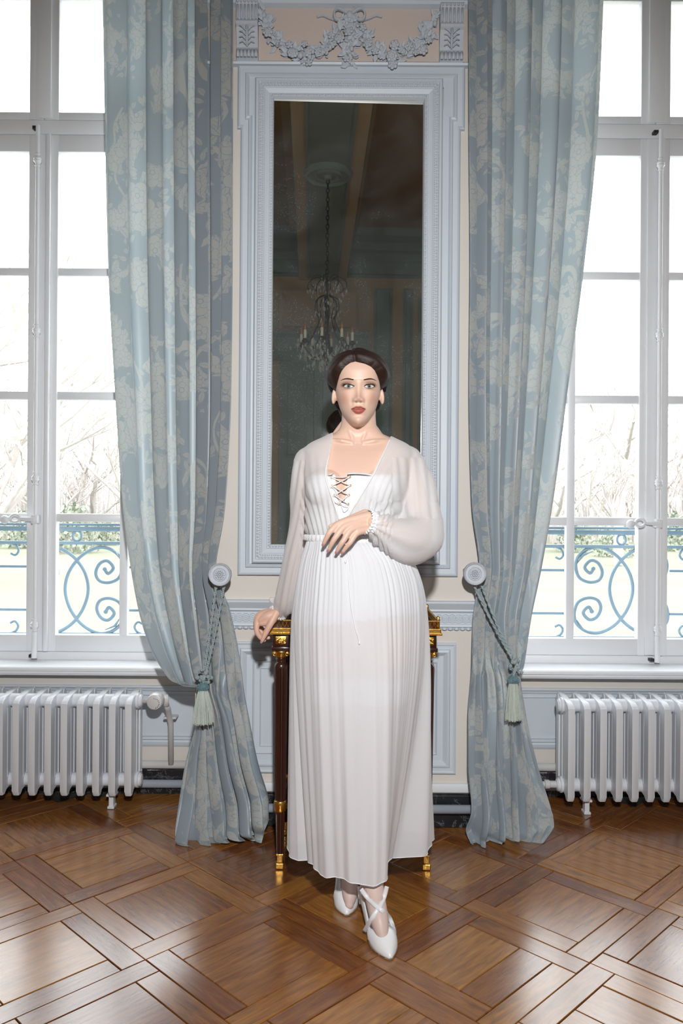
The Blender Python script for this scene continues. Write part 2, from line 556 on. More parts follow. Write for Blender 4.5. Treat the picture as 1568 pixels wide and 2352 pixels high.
for (a0, a1), side in ((NL, 'left'), (NR, 'right')):
    t = hbar(a0, a1, YN - 0.043, 0.052, 0.0175).build('heating_pipe', M['pipe_grey'], smooth=True)
    tag(t, 'low grey pipe along the black baseboard behind the %s radiator' % side, 'pipe')
    t = hbar(a0, a1, YN - 0.038, 0.135, 0.0175).build('heating_pipe', M['pipe'], smooth=True)
    tag(t, 'white pipe above the grey one behind the %s radiator' % side, 'pipe')

# trumeau: shouldered frame, panels ---------------------------------
def px_x(px, py): return ((px - 784) + (py - 1176) * ROLL) / PS
up0, up1, lo0, lo1 = -0.425, 0.480, -0.412, 0.464
zb, zs, zt = 0.996, 2.776, 3.026
shoulder = [(lo0, zb), (lo1, zb), (lo1, zs), (up1, zs), (up1, zt), (up0, zt), (up0, zs), (lo0, zs)]
trim1 = thing('trim_1', (0.026, YP, zb), kind='structure')
f = MB()
last = moulding(f, shoulder, [(0, 0), (0, 0.016), (0.006, 0.022), (0.012, 0.016), (0.030, 0.016), (0.034, 0.026), (0.042, 0.029), (0.048, 0.020), (0.085, 0.018)], YP)
f.build('outer_frame', M['trim'], trim1)

mirror = thing('wall_mirror', (0.018, YP - 0.02, 1.05), 'tall old mirror in a grey-blue carved frame between the two windows', 'mirror')
ix0, ix1, iz0, iz1 = -0.353, 0.390, 1.046, 2.965
f = MB()
moulding(f, rect(ix0, ix1, iz0, iz1), [(0, 0.010), (0, 0.040), (0.006, 0.047), (0.014, 0.047), (0.018, 0.040), (0.036, 0.040), (0.040, 0.036), (0.056, 0.030), (0.060, 0.034), (0.070, 0.034), (0.0735, 0.020), (0.0735, 0.004)], YP)
f.build('frame', M['trim'], mirror)
mx0, mx1, mz0, mz1 = ix0 + 0.0735, ix1 - 0.0735, iz0 + 0.0735, iz1 - 0.0735
def along_rect(x0, x1, z0, z1, step):
    out = []
    nx = max(2, round((x1 - x0) / step)); nz = max(2, round((z1 - z0) / step))
    for i in range(nx):
        t_ = x0 + (x1 - x0) * (i + 0.5) / nx
        out.append((t_, z0, 0)); out.append((t_, z1, 0))
    for i in range(nz):
        t_ = z0 + (z1 - z0) * (i + 0.5) / nz
        out.append((x0, t_, 1)); out.append((x1, t_, 1))
    return out
bd = MB()
for x, z, o in along_rect(ix0 + 0.0225, ix1 - 0.0225, iz0 + 0.0225, iz1 - 0.0225, 0.0125):
    bd.sphere((x, YP - 0.041, z), (0.0042 if o else 0.0055, 0.004, 0.0055 if o else 0.0042), 6, 4)
for x, z, o in along_rect(ix0 + 0.0315, ix1 - 0.0315, iz0 + 0.0315, iz1 - 0.0315, 0.0085):
    bd.sphere((x, YP - 0.041, z), 0.0034, 6, 4)
tag(bd.build('bead_carving', M['plaster'], mirror, smooth=True), kind='stuff')
bd = MB()
for i, (x, z, o) in enumerate(along_rect(ix0 + 0.0655, ix1 - 0.0655, iz0 + 0.0655, iz1 - 0.0655, 0.0115)):
    if i % 4 < 3: bd.sphere((x, YP - 0.035, z), (0.0035 if o else 0.0045, 0.0045, 0.0045 if o else 0.0035), 6, 4)
    else: bd.tube([(x - (0 if o else 0.005), YP - 0.037, z - (0.005 if o else 0)), (x + (0 if o else 0.005), YP - 0.037, z + (0.005 if o else 0))], 0.0022, 5)
tag(bd.build('egg_and_dart_carving', M['plaster'], mirror, smooth=True), kind='stuff')
gx, gz = (mx0 + mx1) / 2, (mz0 + mz1) / 2
MB().box(-(mx1 - mx0) / 2, (mx1 - mx0) / 2, 0, 0.004, -(mz1 - mz0) / 2, (mz1 - mz0) / 2).me('glass', M['mirror'])
MIRROR_YAW = math.radians(1.1)
put('glass', bpy.data.meshes['glass'], mirror, (gx, YP - 0.010, gz), rot=(0, 0, MIRROR_YAW))

# chair rail with interlaced circles --------------------------------
def hprofile(mb, x0, x1, prof, ywall):
    """prof: list of (z, proud); a moulding that runs along x"""
    vs, fs = [], []
    for x in (x0, x1):
        for z, p in prof: vs.append((x, ywall - p, z))
    n = len(prof)
    for i in range(n - 1): fs.append((i, i + n, i + n + 1, i + 1))
    fs.append(tuple(range(n))); fs.append(tuple(range(2 * n - 1, n - 1, -1)))
    return mb.add(vs, fs)
rail = MB()
hprofile(rail, NL[1], NR[0], [(0.898, 0), (0.898, 0.030), (0.890, 0.034), (0.884, 0.030), (0.878, 0.026), (0.864, 0.016), (0.858, 0.018), (0.852, 0.012), (0.850, 0.007), (0.806, 0.007), (0.804, 0.013), (0.796, 0.015), (0.790, 0.008), (0.781, 0.004), (0.781, 0)], YP)
trim2 = tag(rail.build('trim_2', M['trim']), kind='structure')
ringm = MB().tube([(0.0165 * math.cos(a), 0, 0.0165 * math.sin(a)) for a in np.linspace(0, 2 * PI, 20, endpoint=False)], 0.0026, 5, closed=True)
ringm.tube([(0.009 * math.cos(a), 0, 0.009 * math.sin(a)) for a in np.linspace(0, 2 * PI, 14, endpoint=False)], 0.002, 5, closed=True)
ringm.sphere((0, 0, 0), (0.004, 0.003, 0.004), 8, 4)
ring_me = ringm.me('guilloche_ring', M['trim'], smooth=True)
x = NL[1] + 0.07
while x < NR[0] - 0.05:
    if x < -0.10 or x > 0.30: put('guilloche_ring', ring_me, trim2, (x, YP - 0.008, 0.828))
    x += 0.0265
lf = MB()
x = NL[1] + 0.01
while x < NR[0]:
    lf.sphere((x, YP - 0.010, 0.786), (0.010, 0.006, 0.006), 8, 5); x += 0.024
tag(lf.build('leaf_edging', M['trim'], trim2, smooth=True), kind='stuff')

# dado panel under it
trim3 = thing('trim_3', (0.02, YP, 0.206), kind='structure')
f = MB()
dx0, dx1, dz0, dz1 = -0.425, 0.462, 0.208, 0.730
last = moulding(f, rect(dx0, dx1, dz0, dz1), [(0, 0), (0, 0.012), (0.006, 0.015), (0.012, 0.011), (0.024, 0.011), (0.028, 0.019), (0.036, 0.021), (0.044, 0.014), (0.052, 0.006), (0.074, 0.006), (0.078, 0.011), (0.083, 0.006), (0.103, 0.004), (0.106, 0.008), (0.110, 0.004)], YP)
f.add(last, [(0, 1, 2, 3)])
f.build('dado_panel', M['trim'], trim3)

# walls under the windows: panel and ledge
for k, (a0, a1) in enumerate((NL, NR)):
    tr = thing('trim_%d' % (4 + k), ((a0 + a1) / 2, YN, 0.21), kind='structure')
    f = MB()
    hprofile(f, a0, a1, [(0.475, 0), (0.475, 0.012), (0.468, 0.016), (0.460, 0.010), (0.452, 0.008), (0.452, 0)], YN)
    last = moulding(f, rect(a0 + 0.01, a1 - 0.008, 0.236, 0.450), [(0, 0), (0, 0.006), (0.012, 0.006), (0.016, 0.010), (0.020, 0.003)], YN)
    f.add(last, [(0, 1, 2, 3)])
    f.build('niche_panel', M['trim'], tr)
    f = MB()
    hprofile(f, a0, a1, [(0.234, 0), (0.234, 0.008), (0.226, 0.013), (0.214, 0.010), (0.206, 0.006), (0.206, 0)], YN)
    f.build('panel_ledge', M['trim'], tr)

# ------------------------------------------------------------------ windows
Z = lambda py: zp(py, YW)
def collar(mb, x, y, z, k=1.0):
    prof = [(0.010, -0.030), (0.013, -0.026), (0.010, -0.020), (0.012, -0.014), (0.017, -0.008), (0.0175, -0.003), (0.016, -0.001), (0.016, 0.001), (0.0175, 0.003), (0.017, 0.008), (0.012, 0.014), (0.010, 0.020), (0.013, 0.026), (0.010, 0.030)]
    return mb.lathe([(r * k, h * k) for r, h in prof], 14, Matrix.Translation((x, y, z)))

def sash(parent, name, x0, x1, z0, z1, cols, rows, rail_b, rail_t, stile_l, stile_r, bar=0.038, y0=YW - 0.012, th=0.045):
    s_ = MB()
    s_.box(x0, x0 + stile_l, y0, y0 + th, z0, z1, 0.004)
    s_.box(x1 - stile_r, x1, y0, y0 + th, z0, z1, 0.004)
    s_.box(x0 + stile_l - 0.003, x1 - stile_r + 0.003, y0 + 0.002, y0 + th, z0, z0 + rail_b, 0.004)
    s_.box(x0 + stile_l - 0.003, x1 - stile_r + 0.003, y0 + 0.002, y0 + th, z1 - rail_t, z1, 0.004)
    so = s_.build(name, M['white_paint'], parent, angle=40)
    ax0, ax1, az0, az1 = x0 + stile_l, x1 - stile_r, z0 + rail_b, z1 - rail_t
    xs = [ax0] + cols + [ax1]
    zs_ = [az0] + rows + [az1]
    for c in cols:
        MB().box(c - bar / 2, c + bar / 2, y0 + 0.004, y0 + th - 0.004, az0 - 0.002, az1 + 0.002, 0.006).build('glazing_bar', M['white_paint'], so, angle=40)
    for r in rows:
        for i in range(len(xs) - 1):
            l0 = xs[i] + (bar / 2 if i else 0) - 0.004; l1 = xs[i + 1] - (bar / 2 if i < len(xs) - 2 else 0) + 0.004
            MB().box(l0, l1, y0 + 0.005, y0 + th - 0.005, r - bar / 2, r + bar / 2, 0.006).build('glazing_bar', M['white_paint'], so, angle=40)
    for i in range(len(xs) - 1):
        for j in range(len(zs_) - 1):
            l0 = xs[i] + (bar / 2 if i else 0); l1 = xs[i + 1] - (bar / 2 if i < len(xs) - 2 else 0)
            m0 = zs_[j] + (bar / 2 if j else 0); m1 = zs_[j + 1] - (bar / 2 if j < len(zs_) - 2 else 0)
            # thin putty bead round the pane, then the pane
            MB().add([(l0 - .003, y0 + th - 0.014, m0 - .003), (l1 + .003, y0 + th - 0.014, m0 - .003), (l1 + .003, y0 + th - 0.014, m1 + .003), (l0 - .003, y0 + th - 0.014, m1 + .003)], [(0, 1, 2, 3)]).build('pane', M['glass'], so)
    return so

def make_window(name, xc, a0, a1, handle_side, rod_dx):
    w = thing(name, (xc, YW, 0.57), kind='structure')
    hw = min(xc - a0, a1 - xc)
    f = MB()
    f.box(a0, xc - hw + 0.075, YW + 0.005, YW + 0.09, 0.57, 3.66, 0.004)
    f.box(xc + hw - 0.075, a1, YW + 0.005, YW + 0.09, 0.57, 3.66, 0.004)
    f.box(a0, a1, YW - 0.008, YW + 0.09, 0.568, 0.606, 0.005)
    f.box(a0, a1, YW - 0.012, YW + 0.09, Z(316), Z(283), 0.006)
    f.box(a0, a1, YW + 0.005, YW + 0.09, 3.60, 3.67, 0.004)
    f.build('frame', M['white_paint'], w, angle=40)
    st, pw, ms = 0.066, 0.288, 0.038
    rows = [Z(1193.5), Z(913.5), Z(630)]
    for s in (-1, 1):
        e = hw - 0.07
        xs_ = sorted([xc + s * 0.001, xc + s * e])
        c = xc + s * (st + pw + ms / 2)
        sl, sr = (st, e - (st + 2 * pw + ms)) if s > 0 else (e - (st + 2 * pw + ms), st)
        sash(w, 'sash', xs_[0], xs_[1], 0.607, Z(316) - 0.001, [c], rows, Z(1462) - 0.607, Z(316) - Z(355), sl, sr)
        sash(w, 'transom_light', xs_[0], xs_[1], Z(283) + 0.001, 3.60, [c], [], Z(265) - Z(283), 0.02, sl, sr)
    m_ = MB()
    m_.box(xc - 0.038, xc + 0.012, YW - 0.022, YW - 0.010, 0.61, Z(318), 0.004)
    m_.box(xc + 0.016, xc + 0.038, YW - 0.034, YW - 0.010, 0.61, Z(318), 0.006)
    m_.build('meeting_stile', M['white_paint'], w, angle=40)
    MB().box(xc - 0.036, xc + 0.036, YW - 0.026, YW - 0.010, Z(281), 3.60, 0.006).build('mullion', M['white_paint'], w, angle=40)
    # espagnolette bolt
    rx, ry = xc + rod_dx, YW - 0.046
    r_ = MB().tube([(rx, ry, Z(1510)), (rx, ry, Z(304))], 0.0095, 12)
    r_.tube([(rx, ry, Z(1512)), (rx, ry, Z(1452))], 0.0125, 12)
    bolt = r_.build('window_bolt', M['white_paint'], w, angle=40)
    for py in (383, 770, 1105, 1437):
        collar(MB(), rx, ry, Z(py)).build('collar', M['white_paint'], bolt, smooth=True)
    for py, in ((306,), (1508,)):
        MB().box(rx - 0.028, rx - 0.008, YW - 0.040, YW - 0.008, Z(py) - 0.006, Z(py) + 0.006).build('keeper', M['dark'], bolt)
    hz = Z(1197)
    h = MB()
    h.box(rx - 0.016, rx + 0.016, ry - 0.016, YW - 0.012, hz - 0.020, hz + 0.020, 0.005)
    s = -1
    loop = [(0.045 + 0.042 * (1 - math.cos(a)) / 2 * 1.0, 0.017 * math.sin(a)) for a in np.linspace(0, 2 * PI, 20, endpoint=False)]
    h.tube([(rx + s * (0.02 + u * 1.0), ry - 0.012, hz + 0.003 + v) for u, v in loop], 0.0065, 6, closed=True)
    h.tube([(rx, ry - 0.010, hz), (rx + s * 0.035, ry - 0.013, hz + 0.001), (rx + s * 0.068, ry - 0.012, hz + 0.003)], [0.011, 0.009, 0.006], 8)
    h.tube([(rx + s * 0.105, ry - 0.012, hz + 0.003), (rx + s * 0.12, ry - 0.016, hz)], [0.008, 0.009], 8)
    h.lathe([(0.006, 0), (0.017, 0.004), (0.020, 0.012), (0.017, 0.022), (0.008, 0.027)], 16, Matrix.Translation((rx + s * 0.13, ry - 0.004, hz - 0.003)) @ Matrix.Rotation(PI / 2, 4, 'X'))
    h.build('handle', M['white_paint'], bolt, angle=50)
    # sill
    sl = MB()
    hprofile(sl, a0, a1, [(0.571, -0.10), (0.571, 0.185), (0.566, 0.190), (0.556, 0.190), (0.550, 0.184), (0.546, 0.186), (0.536, 0.180), (0.532, 0.170), (0.532, -0.10)], YW)
    sl.build('window_sill', M['white_paint'], w)
    return w
make_window('window_1', P(99, 900, YW).x, NL[0], NL[1], -1, -0.014)
make_window('window_2', P(1499, 900, YW).x, NR[0], NR[1], -1, 0.010)

# ------------------------------------------------------------------ far wall (seen in the mirror)
def fx(px): return (px - 784) * 0.004835 + 0.21
def fz(py): return CAM_H - (py - 1176) * 0.004835
co = MB()
hprofile(co, XL, XR, [(ZC, 0), (ZC, 0.22), (4.27, 0.20), (4.22, 0.12), (4.14, 0.10), (4.12, 0.06), (4.04, 0.05), (4.03, 0.03), (3.90, 0.03), (3.88, 0.05), (3.86, 0)], YF)
co.v = [(x, 2 * YF - y, z) for x, y, z in co.v]
co.build('cornice', M['far_green'], wall_front)
def fpanel(name, x0, x1, z0, z1, mat, parent, prof=((0, 0), (0, 0.015), (0.02, 0.02), (0.035, 0.006))):
    g = MB(); last = moulding(g, rect(x0, x1, z0, z1), prof, 0)
    g.add(last, [(0, 1, 2, 3)])
    g.v = [(x, YF - y, z) for x, y, z in g.v]
    return g.build(name, mat, parent)
door1 = thing('door_1', (fx(720), YF, 0), kind='structure')
for k in (0, 1):
    xa = fx(640) + k * (fx(800) - fx(640)) / 2
    xb = xa + (fx(800) - fx(640)) / 2
    lf_ = MB().box(xa + 0.003, xb - 0.003, YF, YF + 0.03, 0, fz(830), 0.004).build('door_leaf', M['far_green'], door1)
    for z0, z1 in ((0.15, 0.75), (0.9, 1.7), (1.85, 2.75)):
        g = fpanel('door_panel', xa + 0.07, xb - 0.07, z0, z1, M['far_green'], lf_, ((0, 0.025), (0, 0.04), (0.02, 0.045), (0.035, 0.034)))
g = MB()
hprofile(g, fx(628), fx(845), [(fz(768), 0), (fz(768), 0.16), (fz(774), 0.15), (fz(780), 0.10), (fz(795), 0.06), (fz(800), 0.05), (fz(830), 0.05), (fz(830), 0)], YF)
g.v = [(x, 2 * YF - y, z) for x, y, z in g.v]
g.build('door_cornice', M['far_green'], door1)
fpanel('overdoor_panel', fx(640), fx(828), fz(762), fz(665), M['far_beige'], wall_front, ((0, 0), (0, 0.03), (0.03, 0.04), (0.06, 0.01)))
for a, b_ in ((857, 900), (925, 948), (548, 600)):
    fpanel('pilaster', fx(a), fx(b_), 0.9, fz(660), M['far_green'], wall_front)
for a, b_ in ((960, 1180), (330, 540)):
    fpanel('wall_panel', fx(a), fx(b_), 1.2, fz(680), M['far_green'], wall_front)
for a, b_ in ((850, 960), (966, 1180), (330, 620)):
    fpanel('dado_panel', fx(a), fx(b_), 0.2, 0.8, M['far_green'], wall_front)
# ------------------------------------------------------------------ curtains
def damask():
    t = NT('pale_blue_damask')
    uv = t.n('ShaderNodeUVMap').outputs[0]
    sep0 = t.n('ShaderNodeSeparateXYZ'); t.link(uv, sep0.inputs[0])
    # slow warp so that the sprays wander
    w = t.noise(uv, 3.0, 2, out=1)
    p = t.vmath('ADD', uv, t.vmath('SCALE', t.vmath('SUBTRACT', w, (0.5, 0.5, 0.5)), 0.05))
    def local(scale, rnd, off):
        v = t.n('ShaderNodeTexVoronoi', voronoi_dimensions='2D'); v.inputs['Scale'].default_value = scale; v.inputs['Randomness'].default_value = rnd
        q = t.vmath('ADD', p, off)
        t.link(q, v.inputs['Vector'])
        d = t.vmath('SCALE', t.vmath('SUBTRACT', q, v.outputs['Position']), scale)
        s = t.n('ShaderNodeSeparateXYZ'); t.link(d, s.inputs[0])
        c = t.n('ShaderNodeSeparateColor'); t.link(v.outputs['Color'], c.inputs[0])
        return s.outputs[0], s.outputs[1], c.outputs[0], c.outputs[1]
    # sprays: keep motif only inside wandering clusters
    cl = t.noise(p, 4.4, 1.5, 0.45, 0.4)
    br = t.noise(t.vmath('MULTIPLY', p, (1.0, 0.55, 1.0)), 3.4, 1, 0.4)
    mot = t.math('MULTIPLY', t.math('LESS_THAN', t.math('ABSOLUTE', t.math('SUBTRACT', br, 0.5)), 0.011), t.math('GREATER_THAN', cl, 0.43))
    def lay(under, big, mask, lines, thr):
        on = t.math('GREATER_THAN', cl, thr)
        val = t.math('SUBTRACT', 1.0, lines)
        u = t.math('MULTIPLY', under, t.math('SUBTRACT', 1.0, t.math('MULTIPLY', big, on)))
        return t.math('MAXIMUM', u, t.math('MULTIPLY', t.math('MULTIPLY', mask, on), val))
    # leaves, toothed, with a midrib
    for scale, rnd, off, L, W, thr in ((20.0, 0.9, (9.2, 2.7, 0), 0.46, 0.17, 0.455), (13.0, 0.95, (1.2, 7.7, 0), 0.48, 0.20, 0.50), (9.5, 0.9, (5.1, 0.4, 0), 0.48, 0.22, 0.515)):
        x, y, r1, r2 = local(scale, rnd, off)
        a = t.math('MULTIPLY', r1, 6.28)
        ca, sa = t.math('COSINE', a), t.math('SINE', a)
        lx = t.math('ADD', t.math('MULTIPLY', x, ca), t.math('MULTIPLY', y, sa))
        ly = t.math('ABSOLUTE', t.math('SUBTRACT', t.math('MULTIPLY', y, ca), t.math('MULTIPLY', x, sa)))
        k = t.math('SUBTRACT', 1.0, t.math('POWER', t.math('DIVIDE', t.math('ABSOLUTE', lx), L), 2.0), clamp=True)
        tooth = t.math('MULTIPLY', t.math('PINGPONG', t.math('ADD', lx, t.math('MULTIPLY', ly, -0.6)), 0.075), 0.75)
        wdt = t.math('MULTIPLY', k, t.math('ADD', W, tooth))
        rib = t.math('LESS_THAN', ly, 0.014)
        vein = t.math('LESS_THAN', t.math('PINGPONG', t.math('ADD', lx, t.math('MULTIPLY', ly, -1.1)), 0.085), 0.010)
        ln = t.math('MAXIMUM', t.math('MULTIPLY', rib, t.math('GREATER_THAN', k, 0.1)), t.math('MULTIPLY', vein, t.math('LESS_THAN', ly, t.math('MULTIPLY', wdt, 0.75))))
        mot = lay(mot, t.math('LESS_THAN', ly, t.math('ADD', wdt, 0.022)), t.math('LESS_THAN', ly, wdt), ln, thr)
    # blossoms
    for scale, rnd, off, R, thr in ((8.5, 0.8, (3.3, 1.7, 0), 0.40, 0.53), (7.0, 0.75, (0, 0, 0), 0.42, 0.545)):
        x, y, r1, r2 = local(scale, rnd, off)
        ang = t.math('ADD', t.math('ARCTAN2', y, x), t.math('MULTIPLY', r1, 6.28))
        r = t.math('SQRT', t.math('ADD', t.math('MULTIPLY', x, x), t.math('MULTIPLY', y, y)))
        pet = t.math('ABSOLUTE', t.math('SINE', t.math('MULTIPLY', ang, 2.5)))
        pet2 = t.math('ABSOLUTE', t.math('SINE', t.math('ADD', t.math('MULTIPLY', ang, 2.5), 1.57)))
        edge = t.math('MULTIPLY', t.math('ADD', 0.70, t.math('MULTIPLY', t.math('POWER', pet, 0.6), 0.30)), R)
        inn = t.math('MULTIPLY', t.math('ADD', 0.40, t.math('MULTIPLY', pet2, 0.18)), R)
        l1 = t.math('LESS_THAN', t.math('ABSOLUTE', t.math('SUBTRACT', r, inn)), 0.009)
        l2 = t.math('MULTIPLY', t.math('LESS_THAN', t.math('MULTIPLY', pet, r), 0.014), t.math('GREATER_THAN', r, inn))
        l3 = t.math('MULTIPLY', t.math('LESS_THAN', t.math('MULTIPLY', pet2, r), 0.011), t.math('MULTIPLY', t.math('LESS_THAN', r, inn), t.math('GREATER_THAN', r, 0.07)))
        l4 = t.math('LESS_THAN', t.math('ABSOLUTE', t.math('SUBTRACT', r, 0.07)), 0.011)
        ln = t.math('MAXIMUM', t.math('MAXIMUM', l1, l2), t.math('MAXIMUM', l3, l4))
        mot = lay(mot, t.math('LESS_THAN', r, t.math('ADD', edge, 0.016)), t.math('LESS_THAN', r, edge), ln, thr)
    weave = t.noise(t.vmath('MULTIPLY', uv, (900, 260, 1)), 1.0, 2)
    ground = t.mix(weave, (0.315, 0.385, 0.45, 1), (0.38, 0.45, 0.515, 1))
    motif = t.mix(weave, (0.485, 0.505, 0.505, 1), (0.555, 0.575, 0.57, 1))
    col = t.mix(mot, ground, motif)
    t.bsdf(color=col, rough=t.fmix(mot, 0.42, 0.62), spec=t.fmix(mot, 0.85, 0.25), sheen=0.2)
    t.bump(t.math('ADD', t.math('MULTIPLY', mot, 0.6), t.math('MULTIPLY', weave, 0.25)), 0.25, 0.0012)
    tl = t.n('ShaderNodeBsdfTranslucent'); t.link(t.mix(mot, (0.38, 0.45, 0.465, 1), (0.48, 0.535, 0.53, 1)), tl.inputs[0])
    mx = t.n('ShaderNodeMixShader'); mx.inputs[0].default_value = 0.26
    t.link(t.b.outputs[0], mx.inputs[1]); t.link(tl.outputs[0], mx.inputs[2]); t.link(mx.outputs[0], t.out.inputs['Surface'])
    return t.m
M['damask'] = damask()

def curtain(rows, depth, amps, phase, label, seed, width=1.55):
    """rows: six (px, py) across; depth: per row (window-side, pier-side); amps: fold depth per row"""
    R = len(rows)
    NS, NT_ = 220, 520
    ts = np.linspace(0, R - 1, NT_)
    ss = np.linspace(0, 1, NS)
    k6 = np.linspace(0, 1, 6)
    idx = np.arange(R)
    colx = [smooth_interp(ts, idx, [r[c][0] for r in rows]) for c in range(6)]
    coly = [smooth_interp(ts, idx, [r[c][1] for r in rows]) for c in range(6)]
    d0 = smooth_interp(ts, idx, [d[0] for d in depth]); d1 = smooth_interp(ts, idx, [d[1] for d in depth])
    am = smooth_interp(ts, idx, amps)
    r_ = np.random.RandomState(seed)
    ph = 2 * PI * np.interp(ss, [p[0] for p in phase], [p[1] for p in phase])
    jit = [r_.uniform(0, 6.28, 4) for _ in range(4)]
    pts, uvs = [], []
    for i in range(NT_):
        t_ = ts[i] / (R - 1)
        px = smooth_interp(ss, k6, [c[i] for c in colx]); py = smooth_interp(ss, k6, [c[i] for c in coly])
        D = d0[i] + (d1[i] - d0[i]) * ss
        lp = ph + (0.9 + 1.6 * np.clip((ts[i] - 9.5) / 3, 0, 1) * np.sin(6.5 * ss + jit[0][2])) * math.sin(3.1 * t_ * 2 + jit[0][0]) * np.sin(ss * 3 + jit[0][1]) * min(1, t_ * 2)
        fold = (1 + np.clip((ts[i] - 9.5) / 3, 0, 1) * 0.6 * np.sin(4.3 * ss + jit[0][3])) * np.cos(lp) + 0.28 * np.cos(2 * lp + 0.7 + 1.5 * t_)
        env = np.minimum(1, np.minimum(ss / 0.04, (1 - ss) / 0.04) * 0.7 + 0.3)
        y = D + am[i] * fold * env
        near = math.exp(-((ts[i] - 9) / 1.5) ** 2)
        y = y + near * 0.012 * np.sin(lp * 2.3 + jit[1][0] + 5 * t_) + 0.006 * np.sin(11 * ss + 23 * t_ + jit[2][0]) * (0.3 + t_)
        late = np.clip((ts[i] - 10.5) / 3, 0, 1)
        y = y + late * 0.018 * np.sin(7 * ss + 3 * ts[i] + jit[3][0])
        sx = 0.65 * am[i] * np.sin(2 * lp + 0.5) * env
        row = []
        for j in range(NS):
            q = P(px[j], py[j], D[j])
            row.append((q.x + sx[j], y[j], max(q.z, 0.004 + 0.004 * math.sin(9 * ss[j] + seed))))
        pts.append(row)
        uvs.append(py.mean() / 575.0)
    m = MB().grid(pts)
    a = np.array(m.v)
    me = bpy.data.meshes.new('curtain')
    org = np.array([a[:, 0].mean(), a[:, 1].mean(), a[:, 2].min()])
    me.from_pydata((a - org).tolist(), [], m.f)
    me.materials.append(M['damask'])
    me.polygons.foreach_set('use_smooth', [True] * len(me.polygons))
    uvl = me.uv_layers.new(name='UVMap')
    U = np.tile(ss * width, NT_); 
    g = a.reshape(NT_, NS, 3)
    seg = np.linalg.norm(np.diff(g, axis=0), axis=2).mean(axis=1)
    Vv = -np.concatenate([[0], np.cumsum(seg)])
    V = np.repeat(Vv, NS)
    li = np.zeros(len(me.loops), int); me.loops.foreach_get('vertex_index', li)
    uvl.data.foreach_set('uv', np.stack([U[li] + seed, V[li]], 1).ravel())
    o = put('curtain', me, None, tuple(org))
    return tag(o, label, 'curtain', 'damask curtains')

def rowy(xs, y): return [(x, y) for x in xs]
LC = [rowy((230, 305, 375, 435, 490, 533), -120), rowy((237, 308, 377, 436, 490, 533), 300), rowy((245, 313, 380, 438, 491, 533), 600),
      rowy((262, 325, 386, 440, 490, 531), 900), rowy((279, 336, 392, 440, 483, 518), 1150), rowy((297, 350, 398, 436, 470, 495), 1300),
      [(320, 1420), (372, 1430), (415, 1430), (448, 1425), (486, 1415), (526, 1400)], [(350, 1505), (398, 1525), (432, 1525), (458, 1505), (490, 1490), (545, 1490)],
      [(392, 1562), (422, 1574), (445, 1570), (464, 1550), (492, 1545), (553, 1545)], [(452, 1577), (456, 1576), (462, 1574), (470, 1572), (494, 1585), (560, 1595)],
      [(450, 1655), (460, 1655), (472, 1655), (486, 1650), (512, 1650), (572, 1655)], rowy((428, 448, 470, 495, 530, 592), 1750),
      [(410, 1850), (440, 1852), (475, 1852), (510, 1850), (555, 1848), (615, 1845)], [(401, 1920), (432, 1935), (478, 1932), (515, 1915), (560, 1908), (613, 1885)],
      [(405, 1945), (445, 1950), (485, 1940), (530, 1928), (570, 1930), (600, 1932)]]
DEP = [(3.27, 3.09)] * 5 + [(3.26, 3.085), (3.22, 3.08), (3.16, 3.07), (3.11, 3.065), (3.06, 3.06), (3.05, 3.05), (3.04, 3.04), (3.01, 3.02), (2.985, 3.00), (2.965, 2.985)]
AMP = [0.027, 0.027, 0.027, 0.027, 0.026, 0.023, 0.022, 0.021, 0.017, 0.009, 0.015, 0.020, 0.026, 0.026, 0.020]
curtain(LC, DEP, AMP, [(0, 0.1), (0.25, 1.0), (0.45, 2.0), (0.65, 3.1), (0.8, 4.2), (1, 6.0)], 'pale blue damask curtain hanging at the left window, tied back', 3)
RC = [rowy((1392, 1330, 1265, 1195, 1130, 1075), -120), rowy((1375, 1315, 1252, 1188, 1128, 1077), 300), rowy((1345, 1292, 1236, 1180, 1125, 1080), 600),
      rowy((1305, 1262, 1215, 1170, 1122, 1078), 900), rowy((1272, 1235, 1198, 1160, 1122, 1084), 1150), rowy((1245, 1217, 1189, 1158, 1128, 1102), 1300),
      rowy((1218, 1196, 1172, 1145, 1115, 1088), 1420), rowy((1206, 1190, 1172, 1148, 1116, 1085), 1490),
      [(1199, 1530), (1190, 1535), (1176, 1532), (1152, 1525), (1118, 1525), (1083, 1525)], [(1194, 1552), (1189, 1552), (1184, 1550), (1160, 1555), (1120, 1560), (1079, 1570)],
      rowy((1206, 1197, 1186, 1165, 1122, 1074), 1650), rowy((1232, 1212, 1192, 1165, 1122, 1074), 1750), rowy((1264, 1232, 1200, 1168, 1125, 1082), 1850),
      [(1275, 1885), (1240, 1912), (1203, 1918), (1165, 1915), (1120, 1915), (1072, 1905)], [(1245, 1925), (1215, 1930), (1190, 1928), (1160, 1930), (1115, 1938), (1085, 1945)]]
curtain(RC, DEP, AMP, [(0, 0.3), (0.25, 1.1), (0.45, 2.0), (0.65, 3.1), (0.82, 4.1), (1, 5.5)], 'pale blue damask curtain hanging at the right window, tied back', 11)

